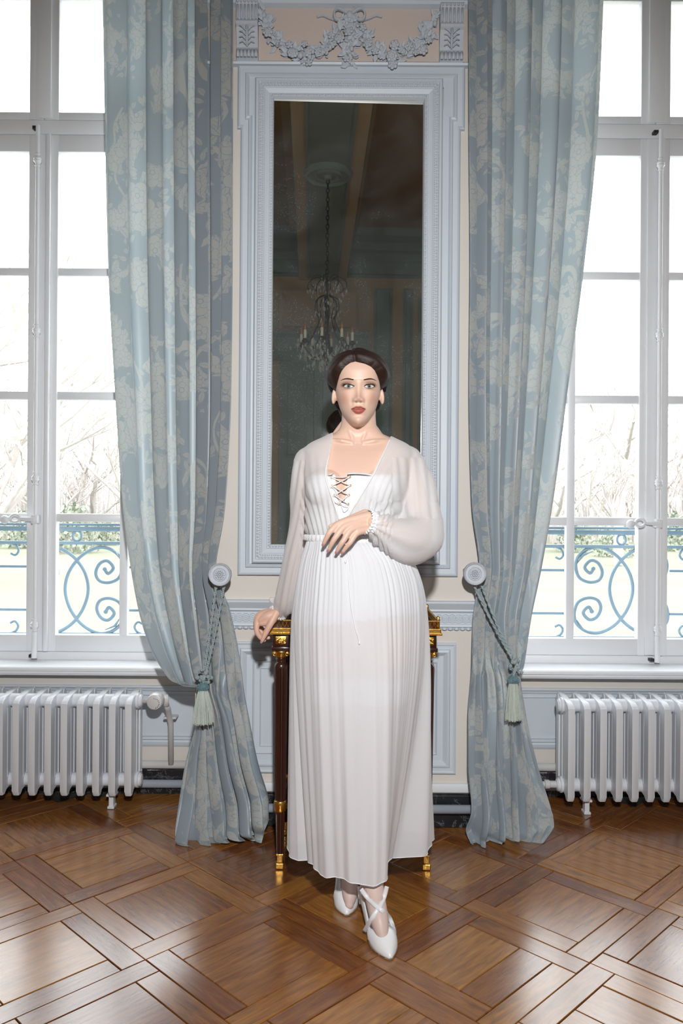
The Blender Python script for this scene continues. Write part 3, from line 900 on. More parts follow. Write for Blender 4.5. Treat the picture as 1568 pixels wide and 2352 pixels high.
# holdback rosettes -------------------------------------------------
def rosette(px, py, label):
    c = P(px, py, 3.0)
    t = thing('curtain_holdback', (c.x, YP, c.z), label, 'curtain holdback', 'curtain holdbacks')
    Mx = Matrix.Translation(c) @ Matrix.Rotation(PI / 2, 4, 'X')
    R = 0.0435
    d = MB().lathe([(0.0, -0.012), (R * 0.9, -0.012), (R, -0.006), (R, 0.004), (R * 0.95, 0.009), (R * 0.86, 0.006), (R * 0.80, 0.003), (R * 0.60, 0.003), (R * 0.56, 0.006), (R * 0.5, 0.003), (0.0, 0.004)], 48, Mx)
    d.build('disc', M['plaster'], t, angle=40)
    MB().lathe([(0.010, -0.17), (0.010, -0.012)], 16, Matrix.Translation((0.010 if px < 784 else -0.010, 0, 0)) @ Mx).build('stem', M['plaster'], t, smooth=True)
    pe = MB()
    for k in range(12):
        a = 2 * PI * k / 12
        pe.sphere((c.x + 0.0155 * math.cos(a), c.y - 0.005, c.z + 0.0155 * math.sin(a)), (0.0048, 0.005, 0.0048), 8, 5)
    for k in range(8):
        a = 2 * PI * k / 8
        pe.sphere((c.x + 0.008 * math.cos(a), c.y - 0.008, c.z + 0.008 * math.sin(a)), (0.0036, 0.004, 0.0036), 7, 5)
    pe.sphere((c.x, c.y - 0.010, c.z), 0.0045, 10, 6)
    pe.build('flower', M['plaster'], t, smooth=True)
    rim = MB()
    for k in range(40):
        a = 2 * PI * k / 40
        rim.sphere((c.x + R * 0.92 * math.cos(a), c.y - 0.008, c.z + R * 0.92 * math.sin(a)), (0.0022, 0.0022, 0.0022), 6, 4)
    rim.build('rim_carving', M['plaster'], t, smooth=True)
    return c
kl = rosette(505, 1320, 'round grey carved holdback on the wall by the left curtain')
kr = rosette(1090, 1318, 'round grey carved holdback on the wall by the right curtain')

# tieback cords with tassels
def cord_mat():
    t = NT('twisted_pale_blue_cord')
    uvw = t.coord('Object')
    w = t.n('ShaderNodeTexWave', bands_direction='DIAGONAL'); t.link(uvw, w.inputs[0]); w.inputs['Scale'].default_value = 110
    t.bsdf(color=t.mix(w.outputs['Fac'], (0.25, 0.34, 0.37, 1), (0.50, 0.60, 0.63, 1)), rough=0.55, sheen=0.3)
    t.bump(w.outputs['Fac'], 0.7, 0.003)
    return t.m
M['cord'] = cord_mat()
M['teal'] = plain('teal_silk', (0.13, 0.24, 0.27), 0.5, var=0.4, scale=220, bump=0.5, bscale=300)
M['tassel'] = plain('pale_tassel_thread', (0.56, 0.62, 0.57), 0.6, var=0.2, scale=150)

def tieback(knob, tie_px, end_px, bottom, label, spread):
    t = thing('curtain_tieback', P(tie_px[0], bottom, 2.99), label, 'tieback', 'curtain tiebacks')
    top = P(*knob, 3.04)
    for k, s in enumerate((-1, 1)):
        a = P(knob[0] + s * 9, knob[1] + 30, 3.035)
        b_ = P(tie_px[0] + s * 2, tie_px[1], 3.005)
        pts = []
        for q in np.linspace(0, 1, 40):
            p = a.lerp(b_, q)
            p.z -= 0.010 * math.sin(PI * q) * (1 + k)
            pts.append(p)
        c = MB()
        for strand in range(2):       # two plies twisted round each other
            pp = []
            for i, p in enumerate(pts):
                an = i * 1.15 + strand * PI
                pp.append(p + Vector((math.cos(an) * 0.0032, math.sin(an) * 0.0032, 0)))
            pp = [Vector(v) for v in spline([tuple(v) for v in pp], 3)]
            c.tube(pp, 0.0036, 6)
        c.build('cord', M['cord'], t, smooth=True)
    kn = MB()
    k0 = P(tie_px[0], tie_px[1], 2.99)
    for i in range(26):
        kn.sphere(k0 + Vector((rng.gauss(0, 0.012), rng.gauss(0, 0.008), rng.gauss(-0.004, 0.014))), rng.uniform(0.005, 0.009), 7, 5)
    kn.build('knot', M['cord'], t, smooth=True)
    h0 = P(end_px[0], end_px[1], 2.975)
    hd = MB().sphere(h0, (0.021, 0.018, 0.017), 18, 10)
    for i in range(70):
        a, e = rng.uniform(0, 6.28), rng.uniform(-1.2, 1.2)
        hd.sphere(h0 + Vector((0.021 * math.cos(a) * math.cos(e), 0.018 * math.sin(a) * math.cos(e), 0.017 * math.sin(e))), 0.0036, 5, 4)
    hd.build('tassel_head', M['teal'], t, smooth=True)
    MB().tube([k0, h0 + Vector((0, 0, 0.012))], 0.006, 8).build('hanging_cord', M['cord'], t, smooth=True)
    zb_ = P(end_px[0], bottom, 2.975).z
    sk = MB()
    for i in range(230):
        a = rng.uniform(0, 6.28); rr = math.sqrt(rng.random())
        r0, r1 = 0.017 * rr, spread * rr
        l = (h0.z - 0.010) - (zb_ + rng.uniform(-0.004, 0.004))
        x0 = h0 + Vector((r0 * math.cos(a), r0 * math.sin(a), -0.010))
        x1 = h0 + Vector((0.8 * r1 * math.cos(a) + rng.gauss(0, 0.001), 0.8 * r1 * math.sin(a), -0.010 - l * 0.5))
        x2 = h0 + Vector((r1 * math.cos(a) + rng.gauss(0, 0.002), r1 * math.sin(a), -0.010 - l))
        sk.tube([x0, x1, x2], 0.0013, 4, cap=False)
    tag(sk.build('tassel_fringe', M['tassel'], t), kind='stuff')
tieback((505, 1318), (470, 1548), (466, 1579), 1660, 'pale blue tieback cord with a cream tassel on the left curtain', 0.040)
tieback((1098, 1316), (1186, 1526), (1178, 1563), 1652, 'pale blue tieback cord with a cream tassel on the right curtain', 0.032)

# ------------------------------------------------------------------ radiators
def radiator(x_first, step, n, yf, label, valve):
    zb_, zt_, dp, wd = 0.066, 0.483, 0.184, 0.0275
    t = thing('radiator', (x_first + step * (n - 1) / 2, yf + dp / 2, 0.0), label, 'radiator', 'cast iron radiators')
    s_ = MB()
    def col(y0, y1, z0, z1, w, c):
        s_.box(-w / 2, w / 2, y0, y1, z0, z1, c)
    # front, middle, back columns
    def prism(outline, w, cham=0.004):
        rings = []
        c = (sum(p[0] for p in outline) / len(outline), sum(p[1] for p in outline) / len(outline))
        for x, k in ((-w / 2, -1), (-w / 2 + cham, 0), (w / 2 - cham, 0), (w / 2, -1)):
            rg = []
            for (y, z) in outline:
                d = Vector((c[0] - y, c[1] - z)); d.normalize()
                rg.append((x, y + (d.x * cham if k else 0), z + (d.y * cham if k else 0)))
            rings.append(rg)
        s_.loft(rings)
    prism([(0, zb_ + 0.02), (0.012, zb_ + 0.002), (0.024, zb_), (0.040, zb_ + 0.012), (0.046, zb_ + 0.04), (0.046, zt_ - 0.045), (0.042, zt_ - 0.015), (0.030, zt_ - 0.012), (0.008, zt_ - 0.022), (0, zt_ - 0.032)], wd)
    prism([(0.062, zb_ + 0.05), (0.092, zb_ + 0.05), (0.092, zt_ - 0.04), (0.062, zt_ - 0.04)], wd * 0.72)
    prism([(0.106, zb_ + 0.05), (0.136, zb_ + 0.05), (0.136, zt_ - 0.04), (0.106, zt_ - 0.04)], wd * 0.72)
    prism([(dp - 0.040, zb_ + 0.03), (dp - 0.01, zb_ + 0.01), (dp, zb_ + 0.03), (dp, zt_ - 0.02), (dp - 0.008, zt_), (dp - 0.030, zt_ - 0.002), (dp - 0.040, zt_ - 0.03)], wd)
    prism([(0.010, zt_ - 0.068), (0.003, zt_ - 0.034), (0.006, zt_ - 0.024), (0.030, zt_ - 0.012), (dp - 0.030, zt_), (dp - 0.004, zt_ - 0.004), (dp - 0.002, zt_ - 0.068), (dp * 0.5, zt_ - 0.060)], wd * 0.9)
    prism([(0.010, zb_ + 0.070), (0.008, zb_ + 0.018), (0.030, zb_ + 0.010), (dp * 0.5, zb_ + 0.02), (dp - 0.02, zb_ + 0.018), (dp - 0.006, zb_ + 0.070), (dp * 0.5, zb_ + 0.062)], wd * 0.78)
    for z in (zb_ + 0.045, zt_ - 0.038):
        s_.lathe([(0.028, -step * 0.5 if step > 0 else step * 0.5), (0.028, abs(step) * 0.5)], 14, Matrix.Translation((0, dp / 2, z)) @ Matrix.Rotation(PI / 2, 4, 'Y'))
    me_ = s_.me('radiator_section', M['radiator'], angle=35)
    for i in range(n):
        put('section', me_, t, (x_first + step * i, yf, 0))
    d = 1 if step < 0 else -1
    # end plugs
    for z in (zb_ + 0.045, zt_ - 0.038):
        MB().lathe([(0.030, 0.010), (0.034, 0.014), (0.034, 0.022), (0.026, 0.026), (0.022, 0.036), (0.014, 0.038)], 16, Matrix.Translation((x_first, yf + dp / 2, z)) @ Matrix.Rotation(d * PI / 2, 4, 'Y')).build('end_plug', M['radiator'], t, angle=40)
    for i in (1, n - 3):
        xf = x_first + step * (i + 0.25)
        q = MB().box(xf - 0.010, xf + 0.010, yf + 0.05, yf + 0.085, 0.006, 0.16, 0.003)
        q.box(xf - 0.020, xf + 0.020, yf + 0.045, yf + 0.09, 0.052, 0.062, 0.003)
        q.box(xf - 0.014, xf + 0.014, yf + 0.045, yf + 0.09, 0.0015, 0.012, 0.002)
        q.build('foot', M['radiator'], t)
    if valve:
        v0 = Vector((x_first + 0.035, yf + dp / 2, zt_ - 0.038))
        e = P(381, 1605, 3.36)
        MB().tube([v0, v0.lerp(e, 0.6), e + Vector((0, 0, 0.005)), e + Vector((0, 0, -0.03))], [0.013, 0.013, 0.016, 0.014], 12).build('valve_body', M['pipe'], t, smooth=True)
        vh = P(355, 1613, 3.30)
        h = MB().lathe([(0.0, 0), (0.028, 0.0), (0.033, 0.008), (0.034, 0.045), (0.030, 0.056), (0.018, 0.060), (0.0, 0.060)], 28, Matrix.Translation(vh + Vector((0.004, 0.03, 0.006))) @ Matrix.Rotation(math.radians(90), 4, 'X'))
        ho = h.build('thermostat_head', M['pipe'], t, angle=40)
        sl = MB()
        for k in range(9):
            a = -1.2 + k * 0.35
            sl.box(vh.x + 0.004 + 0.021 * math.cos(a) - 0.0016, vh.x + 0.004 + 0.021 * math.cos(a) + 0.0016, vh.y - 0.0310, vh.y - 0.024, vh.z + 0.006 + 0.020 * math.sin(a) - 0.005, vh.z - 0.002 + 0.020 * math.sin(a) + 0.005)
        sl.build('vent_slots', M['dark'], ho)
        r = MB().tube([e + Vector((0, 0, -0.02)), Vector((e.x, e.y + 0.04, 0.40)), Vector((e.x, YN - 0.06, 0.32)), Vector((e.x, YN - 0.05, 0.14))], 0.0125, 12)
        r.build('riser_pipe', M['pipe'], t, smooth=True)
        MB().box(e.x - 0.028, e.x + 0.028, YN - 0.085, YN - 0.03, 0.345, 0.355, 0.004).build('pipe_clip', M['pipe'], t)
    else:
        v0 = Vector((x_first - 0.035, yf + dp / 2, zb_ + 0.045))
        MB().tube([v0 + Vector((0.012, 0, 0)), v0 + Vector((-0.03, 0, 0)), v0 + Vector((-0.032, 0, 0)), v0 + Vector((-0.050, 0, 0)), v0 + Vector((-0.052, 0, 0)), v0 + Vector((-0.085, 0, 0))], [0.015, 0.015, 0.019, 0.019, 0.012, 0.012], 10).build('valve_body', M['pipe'], t, angle=40)
radiator((298 - 784) * 3.27 / F_PX, -0.0663, 17, 3.266, 'white cast iron radiator under the left window with a thermostat head', True)
radiator((1316 - 784) * 3.24 / F_PX, 0.0655, 17, 3.24, 'white cast iron radiator under the right window', False)

# ------------------------------------------------------------------ balcony railings
def railing(xc_px, x0, x1, label):
    D = 3.86
    c0 = P(xc_px, 1355, D)
    t = thing('balcony_railing', (c0.x, D, zp(1470, D)), label, 'railing', 'balcony railings')
    zz = lambda py: zp(py, D)
    for py, h in ((1209, 0.006), (1219, 0.011), (1251, 0.008), (1461, 0.009)):
        MB().box(x0, x1, D - 0.012, D + 0.012, zz(py) - h, zz(py) + h, 0.002).build('rail', M['iron_blue'], t)
    sc = 2.904
    half = [(698, 600), (720, 630), (755, 590), (715, 545), (665, 562), (638, 622), (660, 675), (722, 690), (790, 660), (815, 585), (800, 520), (740, 470), (665, 456), (590, 480), (515, 538), (455, 630), (434, 740)]
    def path(m):
        up = [(x, y) for x, y in half]
        dn = [(x + 8, 1484 - y) for x, y in reversed(half[:-1])]
        al = spline([(x / sc, 1100 + y / sc) for x, y in up + dn], 5)
        return [c0 + Vector(((p[0] - 176) * m * D / F_PX, 0, (1355 - p[1]) * D / F_PX)) for p in al]
    for m in (1, -1):
        pp = path(m)
        MB().tube(pp, 0.0085, 8).build('scroll', M['iron_blue'], t, smooth=True)
        for e in (0, -1):
            MB().sphere(pp[e], 0.011, 10, 6).build('scroll_eye', M['iron_blue'], t, smooth=True)
        for y0, y1 in ((1262, 1290), (1450, 1420)):
            a = c0 + Vector((m * (266 - 176) * D / F_PX, 0, 0)); 
            lf_ = MB().tube([Vector((a.x - m * 0.05, D - 0.004, zz(y0))), Vector((a.x, D - 0.008, zz((y0 * 2 + y1) / 3))), Vector((a.x + m * 0.025, D - 0.004, zz(y1)))], [0.004, 0.016, 0.003], 8, flat=0.4)
            lf_.build('iron_leaf', M['iron_blue'], t, smooth=True)
            cur = [(300, 1400 - 1355 + 0), ]
    rg = MB().tube([(c0.x + 0.021 * math.cos(a), D, zz(1235) + 0.024 * math.sin(a)) for a in np.linspace(0, 2 * PI, 24, endpoint=False)], 0.0055, 8, closed=True)
    rg.build('ring', M['iron_blue'], t, smooth=True)
    for m in (1, -1):
        xe = c0.x + m * (287 - 176) * D / F_PX
        xo = x1 if m > 0 else x0
        for py in (1306, 1405):
            MB().box(min(xe, xo), max(xe, xo), D - 0.006, D + 0.006, zz(py) - 0.006, zz(py) + 0.006, 0.001).build('cross_bar', M['iron_blue'], t)
        for py, s in ((1252, -1), (1460, 1)):
            xb = xe + m * 0.06
            pts = [(xb + m * 0.030, zz(py)), (xb, zz(py + s * -6)), (xb - m * 0.012, zz(py - s * 18)), (xb + m * 0.004, zz(py - s * 28)), (xb + m * 0.026, zz(py - s * 24))]
            MB().tube([(p[0], D, p[1]) for p in spline(pts, 5)], 0.006, 6).build('curl', M['iron_blue'], t, smooth=True)
railing(176, NL[0] - 0.1, NL[1] + 0.1, 'pale blue wrought iron railing outside the left window')
railing(1426, NR[0] - 0.1, NR[1] + 0.1, 'pale blue wrought iron railing outside the right window')

# ------------------------------------------------------------------ console table
def rich_wood(name, c0, c1, rough):
    t = NT(name)
    c = t.coord('Object', (30, 30, 3))
    g = t.noise(c, 3, 6, 0.6, 0.8)
    t.bsdf(color=t.mix(g, (*c0, 1), (*c1, 1)), rough=rough, coat=0.5, coat_rough=0.12)
    return t.m
M['mahogany'] = rich_wood('mahogany', (0.014, 0.004, 0.003), (0.055, 0.016, 0.009), 0.28)
M['gilt'] = plain('gilt_bronze', (0.75, 0.43, 0.10), 0.28, metal=1.0, var=0.25, scale=90, bump=0.3, bscale=160)
M['tabletop'] = plain('dark_marble_top', (0.09, 0.05, 0.035), 0.2, var=0.4, scale=9)
def table():
    yf, yb = 2.735, 3.11
    x0, x1 = (616 - 784) * yf / F_PX + 0.003, (1013 - 784) * yf / F_PX + 0.003
    zz = lambda py: zp(py, yf)
    t = thing('console_table', ((x0 + x1) / 2, (yf + yb) / 2, 0), 'dark mahogany console table with gilt bronze gallery and fluted legs behind the woman', 'table')
    MB().box(x0 + 0.004, x1 - 0.004, yf + 0.004, yb - 0.004, zz(1456), zz(1443), 0.003).build('top', M['tabletop'], t)
    g = MB(); 
    for a in (zz(1458), ):
        pass
    def band(z0, z1, out, c):
        q = MB()
        q.box(x0 - out, x1 + out, yf - out, yf + 0.012, z0, z1, c)
        q.box(x0 - out, x1 + out, yb - 0.012, yb + out, z0, z1, c)
        q.box(x0 - out, x0 + 0.012, yf + 0.012, yb - 0.012, z0, z1, c)
        q.box(x1 - 0.012, x1 + out, yf + 0.012, yb - 0.012, z0, z1, c)
        return q
    q = band(zz(1457), zz(1443), 0.0, 0.003)
    q.mesh(band(zz(1458.5), zz(1453), 0.004, 0.002))
    q.build('gilt_edge', M['gilt'], t)
    gz0, gz1 = zz(1442), zz(1425)
    ga = MB()
    ga.mesh(band(gz1 - 0.004, gz1, -0.004, 0.001)); 
    def lattice(ax0, ax1, fix, horiz):
        n = max(2, round((ax1 - ax0) / 0.0125))
        for i in range(n + 1):
            for s in (-1, 1):
                a = ax0 + (ax1 - ax0) * i / n
                b_ = a + s * (ax1 - ax0) / n * 1.0
                if b_ < ax0 - 1e-6 or b_ > ax1 + 1e-6: continue
                pa, pb = ((a, fix, gz0), (b_, fix, gz1)) if horiz else ((fix, a, gz0), (fix, b_, gz1))
                ga.tube([pa, pb], 0.0011, 4, cap=False)
    lattice(x0 + 0.006, x1 - 0.006, yf + 0.007, True)
    lattice(x0 + 0.006, x1 - 0.006, yb - 0.007, True)
    lattice(yf + 0.007, yb - 0.007, x0 + 0.006, False)
    lattice(yf + 0.007, yb - 0.007, x1 - 0.006, False)
    ga.build('gallery', M['gilt'], t)
    for cx_ in (x0 + 0.010, x1 - 0.010):
        for cy_ in (yf + 0.010, yb - 0.010):
            MB().lathe([(0.006, gz0 - 0.004), (0.006, gz1), (0.008, gz1 + 0.002), (0.005, gz1 + 0.006), (0.007, gz1 + 0.012), (0.0, gz1 + 0.018)], 10, Matrix.Translation((cx_, cy_, 0))).build('finial', M['gilt'], t, smooth=True)
    ax0, ax1, ay0, ay1 = x0 + 0.014, x1 - 0.014, yf + 0.016, yb - 0.016
    MB().box(ax0 + 0.03, ax1 - 0.03, ay0 + 0.006, ay1 - 0.004, zz(1492), zz(1458), 0.002).build('apron', M['mahogany'], t)
    for lx in (ax0 + 0.028, ax1 - 0.028):
        for ly in (ay0 + 0.028, ay1 - 0.028):
            l = MB()
            l.box(lx - 0.028, lx + 0.028, ly - 0.028, ly + 0.028, zz(1490), zz(1458), 0.002)
            l.box(lx - 0.032, lx + 0.032, ly - 0.032, ly + 0.032, zz(1498), zz(1489), 0.002)
            N = 64
            def ring(z, r, flute):
                return [(lx + (r - flute * max(0, math.cos(16 * 2 * PI * k / N)) ) * math.cos(2 * PI * k / N), ly + (r - flute * max(0, math.cos(16 * 2 * PI * k / N))) * math.sin(2 * PI * k / N), z) for k in range(N)]
            l.loft([ring(zz(1516), 0.016, 0), ring(zz(1519), 0.020, 0), ring(zz(1522), 0.017, 0), ring(zz(1526), 0.016, 0), ring(zz(1530), 0.022, 0), ring(zz(1534), 0.024, 0), ring(zz(1538), 0.0245, 0), ring(zz(1541), 0.0245, 0.004), ring(0.25, 0.019, 0.0035), ring(0.245, 0.019, 0), ring(0.20, 0.018, 0), ring(0.19, 0.017, 0.003), ring(0.06, 0.0135, 0.0025), ring(0.05, 0.0125, 0)])
            lo = l.build('leg', M['mahogany'], t, angle=30)
            cp = MB().lathe([(0.016, zz(1516)), (0.021, zz(1513)), (0.020, zz(1508)), (0.026, zz(1503)), (0.028, zz(1499))], 24, Matrix.Translation((lx, ly, 0)))
            for sx in (-1, 1):
                for sy in (-1, 1):
                    cp.tube([(lx + sx * (0.022 + 0.007 * math.cos(a) * (1 - a / 14)), ly + sy * 0.024, zz(1506) + 0.008 * math.sin(a) * (1 - a / 14)) for a in np.linspace(0, 9, 22)], 0.0024, 5)
            cp.build('capital', M['gilt'], lo, smooth=True)
            MB().lathe([(0.0195, 0.200), (0.022, 0.204), (0.021, 0.216), (0.023, 0.226), (0.022, 0.236), (0.0195, 0.240)], 20, Matrix.Translation((lx, ly, 0))).build('gilt_collar', M['gilt'], lo, smooth=True)
            ft = MB().box(lx - 0.0105, lx + 0.0105, ly - 0.0105, ly + 0.0105, 0.022, 0.052, 0.002)
            ft.box(lx - 0.0145, lx + 0.0145, ly - 0.0145, ly + 0.0145, 0.001, 0.022, 0.003)
            ft.box(lx - 0.013, lx + 0.013, ly - 0.013, ly + 0.013, 0.046, 0.054, 0.002)
            ft.build('foot', M['gilt'], lo)
            if ly < (ay0 + ay1) / 2:
                pm = MB().box(lx - 0.0185, lx + 0.0185, ly - 0.0305, ly - 0.027, zz(1482), zz(1464), 0.001)
                for k in range(26):
                    pm.sphere((lx + rng.uniform(-0.016, 0.016), ly - 0.031, rng.uniform(zz(1480), zz(1466))), rng.uniform(0.0022, 0.0042), 6, 4)
                pm.build('gilt_plaque', M['gilt'], lo, angle=40)
    # frieze ornament, stretcher
    for k in range(-2, 3):
        xm = (x0 + x1) / 2 + k * 0.075
        MB().tube([(xm + 0.014 * math.cos(a), ay0 + 0.004, zz(1473) + 0.011 * math.sin(a)) for a in np.linspace(0, 2 * PI, 20, endpoint=False)], 0.0025, 6, closed=True).build('gilt_ring', M['gilt'], t, smooth=True)
    lx0, lx1, ly0, ly1 = ax0 + 0.028, ax1 - 0.028, ay0 + 0.028, ay1 - 0.028
    s_ = MB().box(lx0, lx1, ly0 - 0.008, ly0 + 0.008, 0.21, 0.228, 0.002)
    s_.box(lx0, lx1, ly1 - 0.008, ly1 + 0.008, 0.21, 0.228, 0.002)
    s_.box(lx0 - 0.008, lx0 + 0.008, ly0, ly1, 0.21, 0.228, 0.002)
    s_.box(lx1 - 0.008, lx1 + 0.008, ly0, ly1, 0.21, 0.228, 0.002)
    s_.build('stretcher', M['mahogany'], t)
    return t, yf, zz
TABLE, T_YF, T_Z = table()
# ------------------------------------------------------------------ plaster frieze over the mirror
fr = MB().box(NL[1] + 0.02, NR[0] - 0.02, YP - 0.006, YP, 3.040, 3.285)
trim6 = tag(fr.build('trim_6', M['pinkwall']), kind='structure')
c = MB()
hprofile(c, NL[1], NR[0], [(3.34, 0), (3.34, 0.10), (3.315, 0.09), (3.30, 0.05), (3.285, 0.045), (3.28, 0.030), (3.268, 0.026), (3.262, 0.012), (3.258, 0)], YP)
c.build('cornice_strip', M['trim'], trim6)
c = MB(); hprofile(c, NL[1], NR[0], [(3.042, 0), (3.042, 0.020), (3.036, 0.026), (3.028, 0.022), (3.026, 0)], YP)
c.build('frieze_sill', M['trim'], trim6)

def corbel(px0, px1, py0, py1, label):
    a = P(px0, py1, YP); b_ = P(px1, py0, YP)
    x0, x1, z0, z1 = a.x, b_.x, a.z, b_.z
    xm, w, h = (x0 + x1) / 2, x1 - x0, z1 - z0
    t = thing('scroll_corbel', (xm, YP, z0), label, 'corbel', 'plaster corbels')
    prof = [(1.0, 0.060), (0.97, 0.064), (0.93, 0.060), (0.90, 0.056), (0.66, 0.050), (0.62, 0.058), (0.57, 0.056), (0.54, 0.046), (0.40, 0.036), (0.26, 0.030), (0.22, 0.028), (0.14, 0.036), (0.08, 0.040), (0.03, 0.034), (0.0, 0.020)]
    q = MB(); hprofile(q, x0, x1, [(z1, 0)] + [(z0 + k * h, p) for k, p in prof] + [(z0, 0)], YP)
    q.build('block', M['plaster'], t)
    for k in range(6):
        x = x0 + w * (k + 0.5) / 6
        MB().tube([(x, YP - 0.060, z1 - 0.10 * h), (x, YP - 0.054, z1 - 0.34 * h)], 0.0042, 6).build('flute', M['plaster'], t, smooth=True)
        MB().sphere((x, YP - 0.064, z1 - 0.05 * h), (0.0055, 0.006, 0.006), 8, 5).build('bead', M['plaster'], t, smooth=True)
        MB().tube([(x, YP - 0.040, z0 + 0.15 * h), (x, YP - 0.042, z0 + 0.02 * h)], 0.0065, 6).build('lobe', M['plaster'], t, smooth=True)
    for s in (-1, 1):
        for j in range(4):
            zz = z0 + h * (0.24 + j * 0.075)
            MB().tube([(xm + s * 0.004, YP - 0.040 - j * 0.003, zz), (xm + s * 0.016, YP - 0.046 - j * 0.003, zz + 0.012), (xm + s * 0.030, YP - 0.040 - j * 0.003, zz + 0.006 + 0.004 * j)], [0.004, 0.006, 0.002], 6, flat=0.6).build('acanthus_leaf', M['plaster'], t, smooth=True)
    MB().tube([(xm, YP - 0.036, z0 + 0.22 * h), (xm, YP - 0.05, z0 + 0.56 * h)], [0.004, 0.006], 6).build('acanthus_rib', M['plaster'], t, smooth=True)
corbel(545, 595, 19, 146, 'grey plaster scroll corbel at the left end of the garland frieze')
corbel(1007, 1061, 27, 152, 'grey plaster scroll corbel at the right end of the garland frieze')

def petal_flower(n1, n2, R):
    m = MB()
    for n, rr, pr, dy, off in ((n1, 0.62, 0.40, -0.15, 0), (n2, 0.32, 0.28, -0.32, 0.5)):
        for k in range(n):
            a = 2 * PI * (k + off) / n
            m.sphere((R * rr * math.cos(a), R * dy, R * rr * math.sin(a)), (R * pr, R * 0.22, R * pr), 6, 4)
    m.sphere((0, -R * 0.42, 0), (R * 0.17, R * 0.16, R * 0.17), 6, 4)
    m.sphere((0, 0.1 * R, 0), (R * 0.7, R * 0.35, R * 0.7), 8, 4)
    return m.me('plaster_flower', M['plaster'], smooth=True)
def leaf_mesh(L, W):
    pts = []
    for i in range(6):
        u = i / 5
        w = W * math.sin(PI * min(1, u * 0.93 + 0.07)) ** 0.8 * (1 + 0.14 * (i % 2))
        pts.append([(-w, -0.004 - 0.012 * u, L * u), (-w * 0.5, -0.009 - 0.014 * u, L * u), (0, -0.005 - 0.012 * u, L * u), (w * 0.5, -0.009 - 0.014 * u, L * u), (w, -0.004 - 0.012 * u, L * u)])
    m = MB().grid(pts)
    back = [[(x, 0.002, z) for x, y, z in r] for r in pts]
    m.grid(back)
    return m.me('plaster_leaf', M['plaster'], smooth=True)
FL = [petal_flower(6, 5, 0.021), petal_flower(5, 4, 0.016), petal_flower(8, 6, 0.024)]
LFS = [leaf_mesh(0.030, 0.0075), leaf_mesh(0.024, 0.0065), leaf_mesh(0.036, 0.009)]
BUD = MB().sphere((0, -0.006, 0), (0.0085, 0.010, 0.011), 8, 6).me('plaster_bud', M['plaster'], smooth=True)
g0 = P(802, 140, YP)
gar = thing('plaster_garland', (g0.x, YP, g0.z), 'grey plaster garland of flowers, leaves and a ribbon bow over the mirror', 'garland')
def gp(x, y, D=YP - 0.016): return P(500 + x / 2.613, y / 2.613, D)
left = [(262, 92), (320, 190), (400, 280), (500, 330), (600, 312), (690, 240), (765, 130)]
right = [(822, 130), (880, 220), (960, 300), (1050, 340), (1150, 300), (1240, 225), (1310, 120)]
mid = [(792, 120), (795, 200), (790, 290), (778, 360)]
for path in (left, right, mid):
    sp = spline(path, 7)
    for i, p in enumerate(sp):
        for k in range(3 if path is not mid else 2):
            q = gp(p[0] + rng.uniform(-26, 26), p[1] + rng.uniform(-30, 30), YP - rng.uniform(0.010, 0.022))
            put('leaf', LFS[rng.randrange(3)], gar, q, rot=(rng.uniform(-0.4, 0.2), rng.uniform(0, 6.28), rng.uniform(-0.3, 0.3)))
        if i % 2 == 0:
            q = gp(p[0] + rng.uniform(-22, 22), p[1] + rng.uniform(-24, 24), YP - 0.022)
            put('bud', BUD, gar, q, scale=[rng.uniform(0.7, 1.2)] * 3)
    MB().tube([gp(x, y, YP - 0.010) for x, y in sp], 0.006, 6).build('stem', M['plaster'], gar, smooth=True)
for x, y, k in ((450, 320, 2), (540, 312, 0), (945, 308, 1), (1045, 338, 2), (1230, 300, 0), (730, 232, 0), (680, 212, 1), (300, 195, 0), (350, 255, 1), (1150, 272, 1), (872, 168, 1), (785, 190, 0), (690, 268, 1), (650, 302, 1), (900, 262, 0), (1100, 302, 1), (430, 268, 1), (600, 308, 1), (1190, 315, 1), (1060, 272, 0), (520, 265, 1), (545, 375, 1), (1050, 388, 0), (770, 352, 1), (1265, 240, 1)):
    put('flower', FL[k], gar, gp(x, y, YP - 0.036), rot=(rng.uniform(-0.3, 0.3), rng.uniform(0, 6.28), rng.uniform(-0.3, 0.3)))
for s in (-1, 1):
    lp = [gp(790 + s * (8 + 85 * math.sin(a) ** 1.0), 88 - 34 * math.sin(2 * a), YP - 0.024 - 0.008 * math.sin(a)) for a in np.linspace(0.05, PI - 0.05, 18)]
    MB().tube(lp, 0.011, 8, flat=0.45).build('ribbon_loop', M['plaster'], gar, smooth=True)
    lp = [gp(790 + s * u, 92 + v, YP - 0.016) for u, v in spline([(10, -5), (70, 28), (120, 18), (160, 2), (195, 10)], 5)]
    MB().tube(lp, 0.008, 8, flat=0.45).build('ribbon_tail', M['plaster'], gar, smooth=True)
MB().sphere(gp(790, 88, YP - 0.03), (0.013, 0.012, 0.015), 10, 7).build('ribbon_knot', M['plaster'], gar, smooth=True)

